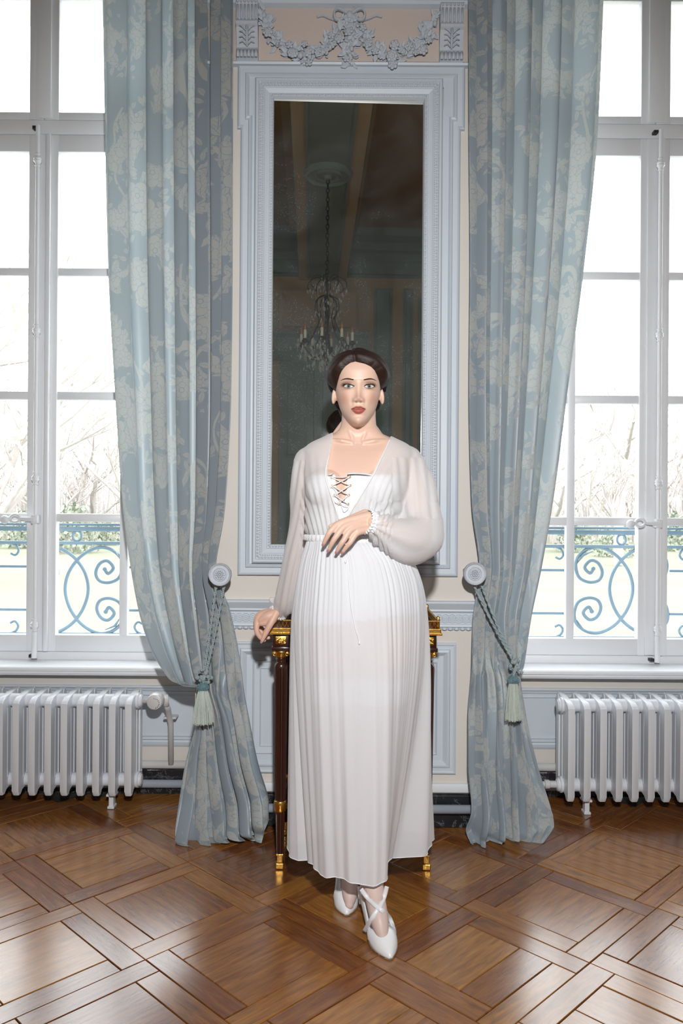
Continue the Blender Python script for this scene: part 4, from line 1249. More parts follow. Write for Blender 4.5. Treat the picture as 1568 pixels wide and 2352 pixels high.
# ------------------------------------------------------------------ chandelier (seen in the mirror)
def crystal_mat():
    t = NT('cut_crystal')
    t.bsdf(color=(0.85, 0.87, 0.84), rough=0.10, metal=0.35, spec=1.0, trans=0.3, ior=1.6)
    return t.m
M['crystal'] = crystal_mat()
M['bronze'] = plain('dark_bronze', (0.05, 0.042, 0.034), 0.4, metal=0.7, var=0.3, scale=60)
M['wax'] = plain('ivory_candle_wax', (0.80, 0.73, 0.55), 0.5, var=0.04)
M['flame'] = plain('amber_bulb_glass', (0.60, 0.20, 0.05), 0.25, var=0.1)
cx_, cy_ = -0.012, 0.33
zc = lambda py: CAM_H - (py - 1176) * 6.0 / F_PX
ch = thing('chandelier', (cx_, cy_, zc(842)), 'crystal chandelier with candle bulbs hanging on a chain, seen in the mirror', 'chandelier')
ro = MB().lathe([(0.0, 3.755), (0.025, 3.760), (0.035, 3.782), (0.085, 3.790), (0.100, 3.776), (0.112, 3.792), (0.150, 3.795), (0.160, 3.772), (0.178, 3.782), (0.184, 3.818)], 48, Matrix.Translation((cx_, cy_, 0)))
tag(ro.build('ceiling_rose', M['ceil_green'], angle=30), 'round moulded ceiling rose above the chandelier', 'ceiling rose')
lk = MB().tube([(0.011 * math.cos(a), 0, 0.021 * math.sin(a)) for a in np.linspace(0, 2 * PI, 12, endpoint=False)], 0.0042, 5, closed=True).me('chain_link', M['bronze'], smooth=True)
z, k = 3.745, 0
while z > zc(640):
    put('chain_link', lk, ch, (cx_, cy_, z), rot=(0, 0, (k % 2) * PI / 2 + 0.3)); z -= 0.034; k += 1
MB().lathe([(0.006, zc(642)), (0.016, zc(652)), (0.008, zc(662)), (0.007, zc(680)), (0.020, zc(696)), (0.010, zc(712)), (0.008, zc(760)), (0.022, zc(790)), (0.030, zc(812)), (0.014, zc(826)), (0.018, zc(834)), (0.0, zc(842))], 14, Matrix.Translation((cx_, cy_, 0))).build('stem', M['bronze'], ch, smooth=True)
cr = MB()
def drop(p, s):
    cr.add([(p[0], p[1], p[2] + s * 1.2), (p[0] + s * 0.6, p[1], p[2]), (p[0], p[1] + s * 0.6, p[2]), (p[0] - s * 0.6, p[1], p[2]), (p[0], p[1] - s * 0.6, p[2]), (p[0], p[1], p[2] - s * 1.7)],
           [(0, 1, 2), (0, 2, 3), (0, 3, 4), (0, 4, 1), (5, 2, 1), (5, 3, 2), (5, 4, 3), (5, 1, 4)])
for k in range(8):
    a = 2 * PI * k / 8 + 0.2
    ca, sa = math.cos(a), math.sin(a)
    pt = lambda r, z: Vector((cx_ + r * ca, cy_ + r * sa, z))
    ar = MB().tube([Vector(v) for v in spline([tuple(pt(0.02, zc(805))), tuple(pt(0.10, zc(826))), tuple(pt(0.18, zc(812))), tuple(pt(0.195, zc(796)))], 5)], 0.005, 6)
    ao = ar.build('arm', M['bronze'], ch, smooth=True)
    MB().lathe([(0.006, zc(797)), (0.026, zc(793)), (0.022, zc(790)), (0.012, zc(786))], 12, Matrix.Translation(pt(0.195, 0))).build('drip_pan', M['bronze'], ao, smooth=True)
    MB().lathe([(0.011, zc(789)), (0.011, zc(768)), (0.007, zc(766))], 10, Matrix.Translation(pt(0.195, 0))).build('candle', M['wax'], ao, smooth=True)
    MB().lathe([(0.004, zc(767)), (0.008, zc(763)), (0.005, zc(757)), (0.0, zc(750))], 8, Matrix.Translation(pt(0.195, 0))).build('bulb', M['flame'], ao, smooth=True)
    MB().tube([Vector(v) for v in spline([tuple(pt(0.015, zc(650))), tuple(pt(0.07, zc(638))), tuple(pt(0.13, zc(645))), tuple(pt(0.15, zc(660))), tuple(pt(0.12, zc(668)))], 5)], 0.0038, 5).build('crown_branch', M['bronze'], ch, smooth=True)
    MB().tube([Vector(v) for v in spline([tuple(pt(0.02, zc(680))), tuple(pt(0.08, zc(690))), tuple(pt(0.09, zc(715))), tuple(pt(0.06, zc(735))), tuple(pt(0.10, zc(765))), tuple(pt(0.17, zc(800)))], 5)], 0.004, 5).build('cage_rib', M['bronze'], ch, smooth=True)
    for r, z, s in ((0.15, 672, 0.013), (0.12, 680, 0.011), (0.09, 660, 0.010), (0.10, 722, 0.012), (0.06, 742, 0.011), (0.205, 815, 0.014), (0.16, 828, 0.014), (0.11, 838, 0.014), (0.05, 848, 0.014), (0.18, 840, 0.011), (0.08, 765, 0.011), (0.215, 803, 0.010), (0.13, 812, 0.013)):
        drop(pt(r, zc(z)) + Vector((rng.gauss(0, 0.006), rng.gauss(0, 0.006), rng.gauss(0, 0.01))), s)
    for j in range(30):
        r = 0.05 + 0.17 * rng.random(); drop(pt(r, zc(800 + 45 * (1 - r / 0.22) + rng.uniform(-12, 10))) + Vector((rng.gauss(0, 0.03), rng.gauss(0, 0.03), 0)), rng.uniform(0.008, 0.015))
    for j in range(14):
        r = 0.04 + 0.09 * rng.random(); drop(pt(r, zc(rng.uniform(650, 745))) + Vector((rng.gauss(0, 0.02), rng.gauss(0, 0.02), 0)), rng.uniform(0.007, 0.013))
tag(cr.build('crystal_drops', M['crystal'], ch), kind='stuff')

# ------------------------------------------------------------------ outside: balcony ledge, lawn, bare trees
def lawn_mat():
    t = NT('winter_lawn')
    c = t.coord('Object')
    n1 = t.noise(c, 0.35, 5, 0.6); n2 = t.noise(c, 8, 4)
    col = t.ramp(n1, [(0.3, (0.145, 0.170, 0.115)), (0.5, (0.165, 0.178, 0.130)), (0.7, (0.190, 0.172, 0.145))])
    t.bsdf(color=t.mix(t.math('MULTIPLY', n2, 0.4), col, (0.17, 0.16, 0.115, 1)), rough=0.9, spec=0.1)
    return t.m
M['lawn'] = lawn_mat()
M['bark'] = plain('pale_bark', (0.34, 0.315, 0.30), 0.9, var=0.25, scale=6)
M['twig'] = plain('pale_twigs', (0.39, 0.355, 0.335), 0.9, var=0.2, scale=4)
M['shrub'] = plain('evergreen_leaves', (0.21, 0.24, 0.18), 0.8, var=0.3, scale=5)
M['ledge'] = plain('stone_ledge', (0.55, 0.54, 0.51), 0.8, var=0.08)
lw = MB().add([(-90, 5.2, -0.75), (90, 5.2, -0.75), (90, 130, -0.55), (-90, 130, -0.55)], [(0, 1, 2, 3)])
tag(lw.build('lawn', M['lawn']), 'pale winter lawn in front of the windows outside', 'lawn', kind='stuff')
for (a0, a1), sd in ((NL, 'left'), (NR, 'right')):
    tag(MB().box(a0 - 0.1, a1 + 0.1, 3.70, 4.0, 0.50, 0.565, 0.006).build('window_ledge', M['ledge']), 'pale stone ledge outside under the %s window' % sd, 'ledge')

def make_tree(seed, H):
    r = random.Random(seed)
    trunk, twigs = MB(), MB()
    def grow(p, d, L, rad, lev):
        pts = [p]; dd = d.copy()
        n = 4 if lev < 3 else 3
        for i in range(n):
            dd = (dd + Vector((r.gauss(0, 0.10), r.gauss(0, 0.10), r.gauss(0.04, 0.05)))).normalized()
            pts.append(pts[-1] + dd * L / n)
        rr = [rad * (1 - 0.45 * i / n) for i in range(n + 1)]
        (trunk if lev < 2 else twigs).tube(pts, rr, 6 if lev < 2 else 3, cap=False)
        if lev >= 4: return
        kids = (6, 5, 4, 4)[lev]
        for k in range(kids):
            q = pts[r.randrange(2, n + 1)] if lev else pts[r.randrange(1, n + 1)]
            a = r.uniform(0, 6.28)
            side = Vector((math.cos(a), math.sin(a), r.uniform(0.1, 0.9))).normalized()
            grow(q, (dd * 0.55 + side).normalized(), L * r.uniform(0.50, 0.72), rad * 0.5, lev + 1)
    grow(Vector((0, 0, 0)), Vector((0, 0, 1)), H * 0.45, H * 0.020, 0)
    return trunk.me('tree_trunk', M['bark'], smooth=True), twigs.me('tree_twigs', M['twig'])
TREES = [make_tree(s, h) for s, h in ((1, 11), (5, 10), (9, 12), (14, 9))]
spots = []
for i in range(11):
    D = rng.uniform(34, 58); spots.append((-D * (0.18 + 0.032 * i) , D))
for i in range(11):
    D = rng.uniform(34, 58); spots.append((D * (0.18 + 0.032 * i), D))
spots += [(-9.6, 21.5), (10.5, 30)]
def rank(sx): return 'left' if sx < 0 else 'right'
ords = ('first', 'second', 'third', 'fourth', 'fifth', 'sixth', 'seventh', 'eighth', 'ninth', 'tenth', 'eleventh', 'twelfth')
for sx in (-1, 1):
    row = sorted([s for s in spots if s[0] * sx > 0], key=lambda s: s[0] / s[1])
    for i, (x, D) in enumerate(row):
        tr_, tw_ = TREES[rng.randrange(4)]
        big = D < 31
        nm = 'large bare tree standing nearest on the lawn outside the %s window' % rank(x) if big else '%s bare winter tree from the left, beyond the lawn, in the %s window' % (ords[i], rank(x))
        t = thing('bare_tree', (x, D, -0.72), nm, 'tree', 'bare trees beyond the lawn')
        s = rng.uniform(0.8, 1.15)
        rz = rng.uniform(0, 6.28)
        for n_, m_ in (('trunk', tr_), ('twigs', tw_)):
            put(n_, m_, t, (x, D, -0.72), rot=(0, 0, rz), scale=(s, s, s))
def leafclump(seed):
    r = random.Random(seed); m = MB()
    for i in range(420):
        a, e = r.uniform(0, 6.28), r.uniform(0, 1.5); q = r.random() ** 0.4
        c0 = Vector((1.2 * q * math.cos(a) * math.cos(e), 1.0 * q * math.sin(a) * math.cos(e), 1.5 * q * math.sin(e)))
        u = Vector((r.gauss(0, 1), r.gauss(0, 1), r.gauss(0, 1))).normalized() * 0.10; v = u.cross(Vector((r.gauss(0, 1), r.gauss(0, 1), r.gauss(0, 1)))).normalized() * 0.07
        m.add([c0 - u, c0 + v, c0 + u, c0 - v], [(0, 1, 2, 3)])
    return m.me('shrub_foliage', M['shrub'])
SH = [leafclump(1), leafclump(2)]
for i, (px, D, s) in enumerate(((55, 40, 1.1), (165, 36, 1.3), (232, 44, 1.0), (1320, 40, 1.0), (1410, 36, 0.9), (1545, 42, 1.2))):
    q = P(px, 1176, D)
    o = put('shrub', SH[i % 2], None, (q.x, D, -0.72), rot=(0, 0, i * 1.3), scale=(s, s, s * 1.2))
    tag(o, ('leftmost', 'middle', 'rightmost')[i % 3] + ' green shrub at the far edge of the lawn in the %s window' % rank(q.x), 'shrub', 'shrubs at the edge of the lawn')
# undergrowth along the edge of the wood
u = MB(); r = random.Random(3)
for i in range(2600):
    D = r.uniform(50, 75); s = r.choice((-1, 1)); x = s * D * r.uniform(0.12, 0.62)
    h = r.uniform(1.0, 7.5)
    p0 = Vector((x, D, -0.7)); p1 = p0 + Vector((r.gauss(0, 0.35), 0, h * 0.6)); p2 = p1 + Vector((r.gauss(0, 0.7), 0, h * 0.4))
    u.tube([p0, p1, p2], [0.045, 0.03, 0.012], 3, cap=False)
tag(u.build('undergrowth', M['twig']), 'pale brown undergrowth along the edge of the wood outside', 'undergrowth', kind='stuff')
# ------------------------------------------------------------------ the woman
def ell(c, a, b, n=40, ex=2.0, rot=0.0):
    out = []
    for k in range(n):
        t_ = 2 * PI * k / n
        ct, st_ = math.cos(t_), math.sin(t_)
        x = a * math.copysign(abs(ct) ** (2 / ex), ct); y = b * math.copysign(abs(st_) ** (2 / ex), st_)
        out.append((c[0] + x, c[1] + y, c[2]))
    return out

def limb(mb, pts, rad, n=20, sub=6, squash=None):
    """tapered limb through (px, py, D) points; squash: (axis vector, factor) flattens the section"""
    W = [tuple(P(*p)) for p in pts]
    al = spline([(*w, r) for w, r in zip(W, rad)], sub)
    path = [Vector(a[:3]) for a in al]; rr = [max(0.001, a[3]) for a in al]
    tmp = MB().tube(path, rr, n)
    # rounded ends
    tmp.sphere(path[0], rr[0], 14, 9); tmp.sphere(path[-1], rr[-1], 14, 9)
    mb.mesh(tmp)

def remesh(mb, voxel, smooth_it, name):
    m = mb.me(name + '_src', None)
    o = bpy.data.objects.new(name + '_src', m); COL.objects.link(o)
    md = o.modifiers.new('r', 'REMESH'); md.mode = 'VOXEL'; md.voxel_size = voxel; md.use_smooth_shade = True
    if smooth_it:
        s = o.modifiers.new('s', 'SMOOTH'); s.factor = 0.5; s.iterations = smooth_it
    dg = bpy.context.evaluated_depsgraph_get()
    ev = o.evaluated_get(dg)
    me = bpy.data.meshes.new_from_object(ev)
    bpy.data.objects.remove(o); bpy.data.meshes.remove(m)
    me.name = name
    return me

FACE = P(822, 978, 2.415)             # under the chin; head space: x right, y away from the camera, z up
HX, HY, HZ = FACE.x, 2.455, FACE.z
# ---- head -------------------------------------------------------------------
hz_ = [0.0, 0.004, 0.012, 0.028, 0.047, 0.070, 0.095, 0.115, 0.14, 0.16, 0.18, 0.20, 0.215, 0.224, 0.227]
hw_ = [0.010, 0.019, 0.0285, 0.0405, 0.0515, 0.0600, 0.0665, 0.0695, 0.0715, 0.072, 0.069, 0.058, 0.041, 0.020, 0.004]
hf_ = [0.064, 0.072, 0.077, 0.0785, 0.0800, 0.0800, 0.0800, 0.0820, 0.0860, 0.0850, 0.0770, 0.060, 0.040, 0.018, 0.004]
hb_ = [0.010, 0.012, 0.018, 0.032, 0.055, 0.080, 0.094, 0.100, 0.103, 0.100, 0.090, 0.072, 0.050, 0.024, 0.004]
def gs(x, s): return np.exp(-0.5 * (x / s) ** 2)
def face_bump(x, z):
    """how far the face stands out from the plain oval"""
    ax = np.abs(x)
    h = 0.0 * x
    # nose: bridge, tip, wings
    ridge = np.interp(z, [0.066, 0.071, 0.077, 0.088, 0.103, 0.118, 0.130], [0.000, 0.0105, 0.0165, 0.0125, 0.0080, 0.0042, 0.0])
    wid = np.interp(z, [0.066, 0.077, 0.095, 0.125], [0.0070, 0.0062, 0.0052, 0.0070])
    h = h + ridge * (0.62 * np.exp(-(ax / wid) ** 2 * 0.5) + 0.38 * np.exp(-(ax / (wid * 1.7)) ** 2 * 0.5))
    h = h + 0.0036 * gs(x, 0.0060) * gs(z - 0.0765, 0.0055)
    h = h + 0.0062 * gs(ax - 0.0118, 0.0040) * gs(z - 0.0722, 0.0042)
    h = h - 0.0030 * gs(ax - 0.0070, 0.0030) * gs(z - 0.0655, 0.0022)
    # eye sockets, lids, brow
    h = h - 0.0060 * gs(ax - 0.029, 0.0125) * gs(z - 0.1180, 0.0085) - 0.0028 * gs(ax - 0.015, 0.005) * gs(z - 0.119, 0.008)
    h = h + 0.0040 * gs(ax - 0.031, 0.0095) * gs(z - 0.1135, 0.0050)
    h = h + 0.0030 * gs(ax - 0.028, 0.014) * gs(z - 0.1345, 0.0045)
    # cheeks
    h = h + 0.0045 * gs(ax - 0.042, 0.013) * gs(z - 0.088, 0.014) - 0.0022 * gs(ax - 0.040, 0.010) * gs(z - 0.055, 0.012)
    h = h - 0.0022 * gs(ax - 0.020, 0.004) * gs(z - 0.063, 0.010)
    # mouth
    lipw = np.clip(1 - (ax / 0.0235) ** 2, 0, 1)
    h = h + 0.0030 * gs(x, 0.020) * gs(z - 0.047, 0.016)
    up = 0.0525 + 0.0016 * gs(ax - 0.005, 0.004) - 0.0040 * (ax / 0.022) ** 2
    h = h + 0.0042 * lipw ** 0.6 * gs(z - (up - 0.0022), 0.0028)
    h = h + 0.0055 * lipw ** 0.7 * gs(z - (0.0385 + 0.0070 * (ax / 0.022) ** 2), 0.0040)
    line = 0.0468 + 0.0006 * gs(ax - 0.006, 0.004)
    h = h - 0.0040 * np.clip(1 - (ax / 0.025) ** 4, 0, 1) * gs(z - line, 0.0014)
    h = h - 0.0038 * gs(x, 0.013) * gs(z - 0.0265, 0.0045)
    h = h - 0.0012 * gs(x, 0.0028) * gs(z - 0.060, 0.005)
    h = h + 0.0050 * gs(x, 0.015) * gs(z - 0.0125, 0.0085)
    return h
NZ, NA = 150, 200
def head_rows(extra=None):
    zs = np.concatenate([np.linspace(0, 0.215, NZ - 12), np.linspace(0.217, 0.227, 12)])
    th = np.linspace(0, 2 * PI, NA, endpoint=False)
    rows = []
    for z in zs:
        w, f_, b_ = (float(smooth_interp(z, hz_, q)) for q in (hw_, hf_, hb_))
        ct, st_ = np.cos(th), np.sin(th)
        ex = 2.08 + 0.25 * min(1, max(0, (z - 0.05) / 0.06))
        x = w * np.sign(ct) * np.abs(ct) ** (2 / ex)
        y = np.where(st_ < 0, f_, b_) * np.sign(st_) * np.abs(st_) ** (2 / 2.15)
        front = np.clip(-st_ * 1.6, 0, 1)
        y = y - face_bump(x, np.full_like(x, z)) * front
        rows.append(np.stack([x, y, np.full_like(x, z)], 1))
    return rows
HROWS = head_rows()
head = MB().loft([[(HX + p[0], HY + p[1], HZ + p[2]) for p in r] for r in HROWS])
head_bvh = BVHTree.FromPolygons([Vector(v) for v in head.v], head.f)
def on_face(x, z, lift=0.0):
    """point on the face in front of head-space (x, z)"""
    hit = head_bvh.ray_cast(Vector((HX + x, HY - 0.4, HZ + z)), Vector((0, 1, 0)))
    p = hit[0] if hit[0] is not None else Vector((HX + x, HY - 0.06, HZ + z))
    return p + Vector((0, -lift, 0))

body = MB()
body.mesh(head)
for s in (-1, 1):   # ears
    e = MB().sphere((0, 0, 0), (0.007, 0.014, 0.026), 16, 12)
    e.sphere((s * 0.004, 0.006, 0.002), (0.005, 0.009, 0.020), 12, 8)
    body.mesh(e, Matrix.Translation((HX + s * 0.0735, HY + 0.012, HZ + 0.098)) @ Matrix.Rotation(s * 0.35, 4, 'Z') @ Matrix.Rotation(-s * 0.12, 4, 'Y'))
# neck and torso
TZ = [(0.80, 0.060, 2.500, 0.120, 0.085), (0.87, 0.060, 2.500, 0.160, 0.112), (0.942, 0.058, 2.500, 0.176, 0.120), (1.025, 0.050, 2.500, 0.163, 0.112), (1.093, 0.038, 2.495, 0.138, 0.098),
      (1.162, 0.030, 2.490, 0.118, 0.088), (1.231, 0.034, 2.490, 0.124, 0.093), (1.30, 0.042, 2.490, 0.140, 0.104), (1.354, 0.048, 2.495, 0.150, 0.105), (1.40, 0.050, 2.500, 0.156, 0.093),
      (1.440, 0.052, 2.505, 0.156, 0.076), (1.462, 0.052, 2.508, 0.140, 0.064), (1.482, 0.052, 2.508, 0.108, 0.058), (1.500, 0.052, 2.502, 0.072, 0.053), (1.520, 0.052, 2.492, 0.056, 0.051), (1.56, 0.052, 2.485, 0.053, 0.052), (1.60, 0.052, 2.482, 0.053, 0.055)]
tz = np.array(TZ)
def torso(grow=0.0, z0=0.80, z1=1.60, n=70, N=56):
    rings = []
    for z in np.linspace(z0, z1, n):
        x, y, a, b_ = (float(smooth_interp(z, tz[:, 0], tz[:, k])) for k in (1, 2, 3, 4))
        rings.append(ell((x, y, z), a + grow, b_ + grow, N, 2.25))
    return MB().loft(rings)
body.mesh(torso())
BUST = [(P(757, 1122, 2.425), 0.062), (P(866, 1119, 2.425), 0.062)]
for c_, r_ in BUST: body.sphere(c_, (r_, r_ * 0.85, r_ * 0.95), 24, 16)
# collar bones, neck muscles
for s in (-1, 1):
    body.tube([(HX + s * 0.014, 2.446, 1.462), (HX + s * 0.05, 2.446, 1.470), (HX + s * 0.085, 2.462, 1.474)], [0.0075, 0.0065, 0.004], 10)
    body.tube([(HX + s * 0.012, 2.449, 1.464), (HX + s * 0.032, 2.462, 1.52), (HX + s * 0.050, 2.495, 1.59)], [0.006, 0.0085, 0.008], 10)
    body.tube([(HX + s * 0.036, 2.515, 1.53), (HX + s * 0.070, 2.52, 1.485), (HX + s * 0.14, 2.515, 1.450)], [0.018, 0.018, 0.022], 12)
# arms
limb(body, [(713, 1064, 2.51), (705, 1112, 2.525), (696, 1190, 2.57), (683, 1285, 2.625), (671, 1345, 2.67), (641, 1401, 2.735)], [0.036, 0.035, 0.032, 0.033, 0.030, 0.025])
limb(body, [(930, 1064, 2.51), (953, 1140, 2.49), (966, 1225, 2.445), (920, 1224, 2.39), (858, 1199, 2.335)], [0.037, 0.037, 0.034, 0.031, 0.025])
# legs
limb(body, [(765, 1440, 2.50), (772, 1590, 2.49), (785, 1745, 2.48), (790, 1850, 2.52), (800, 1966, 2.555)], [0.090, 0.076, 0.052, 0.046, 0.032])
limb(body, [(880, 1440, 2.49), (872, 1590, 2.45), (860, 1750, 2.425), (852, 1880, 2.415), (855, 2022, 2.378)], [0.090, 0.074, 0.050, 0.042, 0.032])
# feet: from the ankle down to the ball and the toes
limb(body, [(855, 2022, 2.378), (862, 2066, 2.338), (872, 2118, 2.289), (880, 2156, 2.262)], [0.032, 0.030, 0.026, 0.015])
limb(body, [(855, 2022, 2.378), (856, 2060, 2.395), (856, 2085, 2.40)], [0.034, 0.032, 0.022])
limb(body, [(800, 1966, 2.555), (803, 2010, 2.525), (803, 2055, 2.485), (802, 2078, 2.468)], [0.032, 0.029, 0.024, 0.014])
limb(body, [(800, 1966, 2.555), (801, 2000, 2.58), (801, 2020, 2.585)], [0.034, 0.031, 0.020])
# hand on the waist
D0 = 2.328
fing = [[(783, 1201, 2.312), (760, 1219, 2.300), (751, 1233, 2.304), (743.5, 1248, 2.314)],
        [(794, 1208, 2.308), (772, 1232, 2.296), (762.5, 1247, 2.300), (755, 1262, 2.310)],
        [(807, 1216, 2.308), (789, 1241, 2.298), (781, 1253, 2.302), (773.5, 1266, 2.312)],
        [(820, 1224, 2.312), (805, 1245, 2.304), (796.5, 1255, 2.308), (787.5, 1267, 2.316)]]
NAILS = []
for i, fg in enumerate(fing):
    k = (1.0, 1.0, 0.97, 0.90)[i]
    mc = (846 - i * 1.0, 1184 + i * 11, 2.332)
    limb(body, [mc, fg[0], fg[1], fg[2], fg[3]], [0.0125, 0.0108 * k, 0.0088 * k, 0.0078 * k, 0.0058 * k], 14, 5)
    NAILS.append((fg[2], fg[3], k))
for a in (0, 1, 2):   # back of the hand
    for q in (0.15, 0.4, 0.65, 0.85):
        m0 = [846 - a - 0.5, 1190 + a * 11, 2.334]; m1 = [(fing[a][0][j] + fing[a + 1][0][j]) / 2 for j in range(3)]
        body.sphere(P(*[m0[j] + (m1[j] - m0[j]) * q for j in range(3)]), (0.0125, 0.0100, 0.0115), 12, 8)
limb(body, [(838, 1180, 2.345), (805, 1192, 2.345), (780, 1201, 2.342), (758, 1209, 2.338)], [0.014, 0.0115, 0.0095, 0.006], 14, 5)
# hand over the table corner
rf = [[(596, 1415, 2.712), (589, 1446, 2.705), (597, 1463, 2.708), (607, 1471, 2.712)],
      [(595, 1412, 2.736), (588, 1444, 2.734), (602, 1462, 2.734), (617, 1465, 2.734)],
      [(598, 1411, 2.760), (592, 1440, 2.760), (604, 1456, 2.758), (615, 1458, 2.756)],
      [(602, 1412, 2.782), (597, 1436, 2.782), (606, 1448, 2.780), (614, 1450, 2.778)]]
for i, fg in enumerate(rf):
    k = (1.0, 1.0, 0.96, 0.88)[i]
    limb(body, [(632, 1404, 2.722 + 0.012 * i), fg[0], fg[1], fg[2], fg[3]], [0.0135, 0.0115 * k, 0.0095 * k, 0.0085 * k, 0.0062 * k], 14, 5)
limb(body, [(634, 1408, 2.705), (622, 1431, 2.690), (610, 1454, 2.688), (602, 1471, 2.690)], [0.0150, 0.0118, 0.0098, 0.0066], 14, 5)
limb(body, [(630, 1411, 2.708), (614, 1416, 2.704), (600, 1424, 2.706)], [0.018, 0.017, 0.013], 14, 5)
limb(body, [(628, 1424, 2.698), (612, 1430, 2.700), (600, 1432, 2.704)], [0.012, 0.011, 0.010], 12, 5)
for q in (0.2, 0.5, 0.8):
    body.sphere(P(634 - 34 * q, 1405 + 8 * q, 2.738), (0.014, 0.036, 0.017), 14, 10)
NAILS_R = [((610, 1454, 2.688), (602, 1471, 2.690), 1.05)]

me_body = remesh(body, 0.0026, 2, 'person_body')
# refine the face: split the faces there, then lay them onto the modelled head
bm = bmesh.new(); bm.from_mesh(me_body)
def in_face(c, pad=0.0):
    x, y, z = c.x - HX, c.y - HY, c.z - HZ
    return y < -0.02 - pad and abs(x) < 0.066 and 0.002 < z < 0.195
ed = [e for e in bm.edges if in_face(e.verts[0].co) and in_face(e.verts[1].co)]
bmesh.ops.subdivide_edges(bm, edges=ed, cuts=2, use_grid_fill=True)
for v in bm.verts:
    x, y, z = v.co.x - HX, v.co.y - HY, v.co.z - HZ
    if y < -0.005 and abs(x) < 0.075 and 0.0 < z < 0.20:
        hit = head_bvh.find_nearest(v.co, 0.008)
        if hit[0] is not None:
            w = min(1.0, max(0.0, (-y - 0.005) / 0.02)) * min(1.0, max(0, z / 0.012))
            v.co = v.co.lerp(hit[0], w)
bm.to_mesh(me_body); bm.free()
co = np.zeros(len(me_body.vertices) * 3); me_body.vertices.foreach_get('co', co); co = co.reshape(-1, 3)
# skin colours: make-up, blush, sheer white stockings, painted shade in mouth and nostrils
SK = np.array([0.74, 0.51, 0.405])
colr = np.tile(SK, (len(co), 1))
x, y, z = co[:, 0] - HX, co[:, 1] - HY, co[:, 2] - HZ
ax = np.abs(x)
front = (y < -0.02) & (z > 0.0) & (z < 0.2)
def paint(mask, c, amt):
    global colr
    a = (mask * amt)[:, None]
    colr = colr * (1 - a) + np.array(c) * a
paint(front * gs(ax - 0.046, 0.011) * gs(z - 0.078, 0.014), (0.60, 0.26, 0.18), 0.50)
paint(front * gs(ax - 0.062, 0.010) * gs(z - 0.10, 0.04), (0.50, 0.26, 0.17), 0.35)
paint(front * gs(x, 0.010) * gs(z - 0.085, 0.010), (0.66, 0.36, 0.27), 0.3)
paint(front * np.exp(-((ax - 0.0345) / 0.0150) ** 2 - ((z - 0.1205) / 0.0085) ** 2), (0.20, 0.075, 0.04), 0.92)
paint(front * np.exp(-((ax - 0.045) / 0.008) ** 2 - ((z - 0.1200) / 0.0065) ** 2), (0.06, 0.02, 0.012), 0.9)
paint(front * np.exp(-((ax - 0.033) / 0.014) ** 2 - ((z - 0.1075) / 0.0036) ** 2), (0.25, 0.10, 0.06), 0.60)
paint(front * np.exp(-((ax - 0.0165) / 0.0035) ** 2 - ((z - 0.113) / 0.004) ** 2), (0.75, 0.55, 0.45), 0.5)
upz = 0.0528 + 0.0018 * gs(ax - 0.0055, 0.004) - 0.0060 * (ax / 0.0225) ** 2
loz = 0.0305 + 0.0165 * (ax / 0.0225) ** 2.2
lip = front * np.clip((upz - z) / 0.0012 + 0.5, 0, 1) * np.clip((z - loz) / 0.0014 + 0.5, 0, 1) * (ax < 0.0226)
paint(lip, (0.40, 0.085, 0.065), 0.95)
paint(lip * gs(z - 0.0468, 0.0011), (0.10, 0.012, 0.012), 0.9)  # shade between the lips, painted into the skin colour
paint(front * gs(ax - 0.0068, 0.0022) * gs(z - 0.0662, 0.0016), (0.12, 0.03, 0.02), 0.8)  # dark of the nostrils, painted as shade in the colour
zz = co[:, 2]
paint(((zz < 0.78)).astype(float), (0.66, 0.52, 0.49), 0.9)
hand_r = (zz > 0.8) & (zz < 1.15) & (co[:, 0] < -0.19)
paint(hand_r * 1.0, (0.66, 0.34, 0.25), 0.35)
cl_ = me_body.color_attributes.new('skin_tone', 'FLOAT_COLOR', 'POINT')
cl_.data.foreach_set('color', np.concatenate([colr, np.ones((len(co), 1))], 1).ravel())
def skin_mat():
    t = NT('skin')
    a = t.n('ShaderNodeAttribute'); a.attribute_name = 'skin_tone'
    nz = t.noise(t.coord('Object'), 380, 3)
    t.bsdf(color=t.mix(t.math('MULTIPLY', nz, 0.10), a.outputs['Color'], (0.45, 0.24, 0.17, 1)), rough=0.46, spec=0.45, sss=0.10)
    t.b.inputs['Subsurface Radius'].default_value = (0.012, 0.005, 0.003)
    t.bump(nz, 0.05, 0.0006)
    return t.m
M['skin'] = skin_mat()
me_body.materials.clear(); me_body.materials.append(M['skin'])
me_body.polygons.foreach_set('use_smooth', [True] * len(me_body.polygons))
PB = Vector((HX, 2.46, 0.0))
me_body.transform(Matrix.Translation(-PB))
person = put('person', me_body, None, PB)
tag(person, 'woman in a sheer white robe with dark pinned-up hair, hand on the console table', 'person')

# eyes, lashes, brows --------------------------------------------------------
def eye_mat():
    t = NT('grey_green_eye')
    c = t.coord('Object')
    s = t.n('ShaderNodeSeparateXYZ'); t.link(c, s.inputs[0])
    r = t.math('SQRT', t.math('ADD', t.math('POWER', s.outputs[0], 2.0), t.math('POWER', s.outputs[2], 2.0)))
    col = t.ramp(t.math('MULTIPLY', r, 100.0), [(0.0, (0.004, 0.004, 0.004)), (0.21, (0.004, 0.004, 0.004)), (0.25, (0.13, 0.15, 0.14)), (0.46, (0.17, 0.20, 0.18)), (0.53, (0.02, 0.025, 0.025)), (0.58, (0.62, 0.58, 0.56)), (1.0, (0.66, 0.60, 0.57))])
    t.bsdf(color=col, rough=0.08, spec=0.7)
    return t.m
M['eye'] = eye_mat()
M['lash'] = plain('dark_lashes', (0.012, 0.008, 0.006), 0.6)
M['brow'] = plain('dark_brown_brow_hair', (0.050, 0.026, 0.017), 0.7, var=0.3, scale=300)
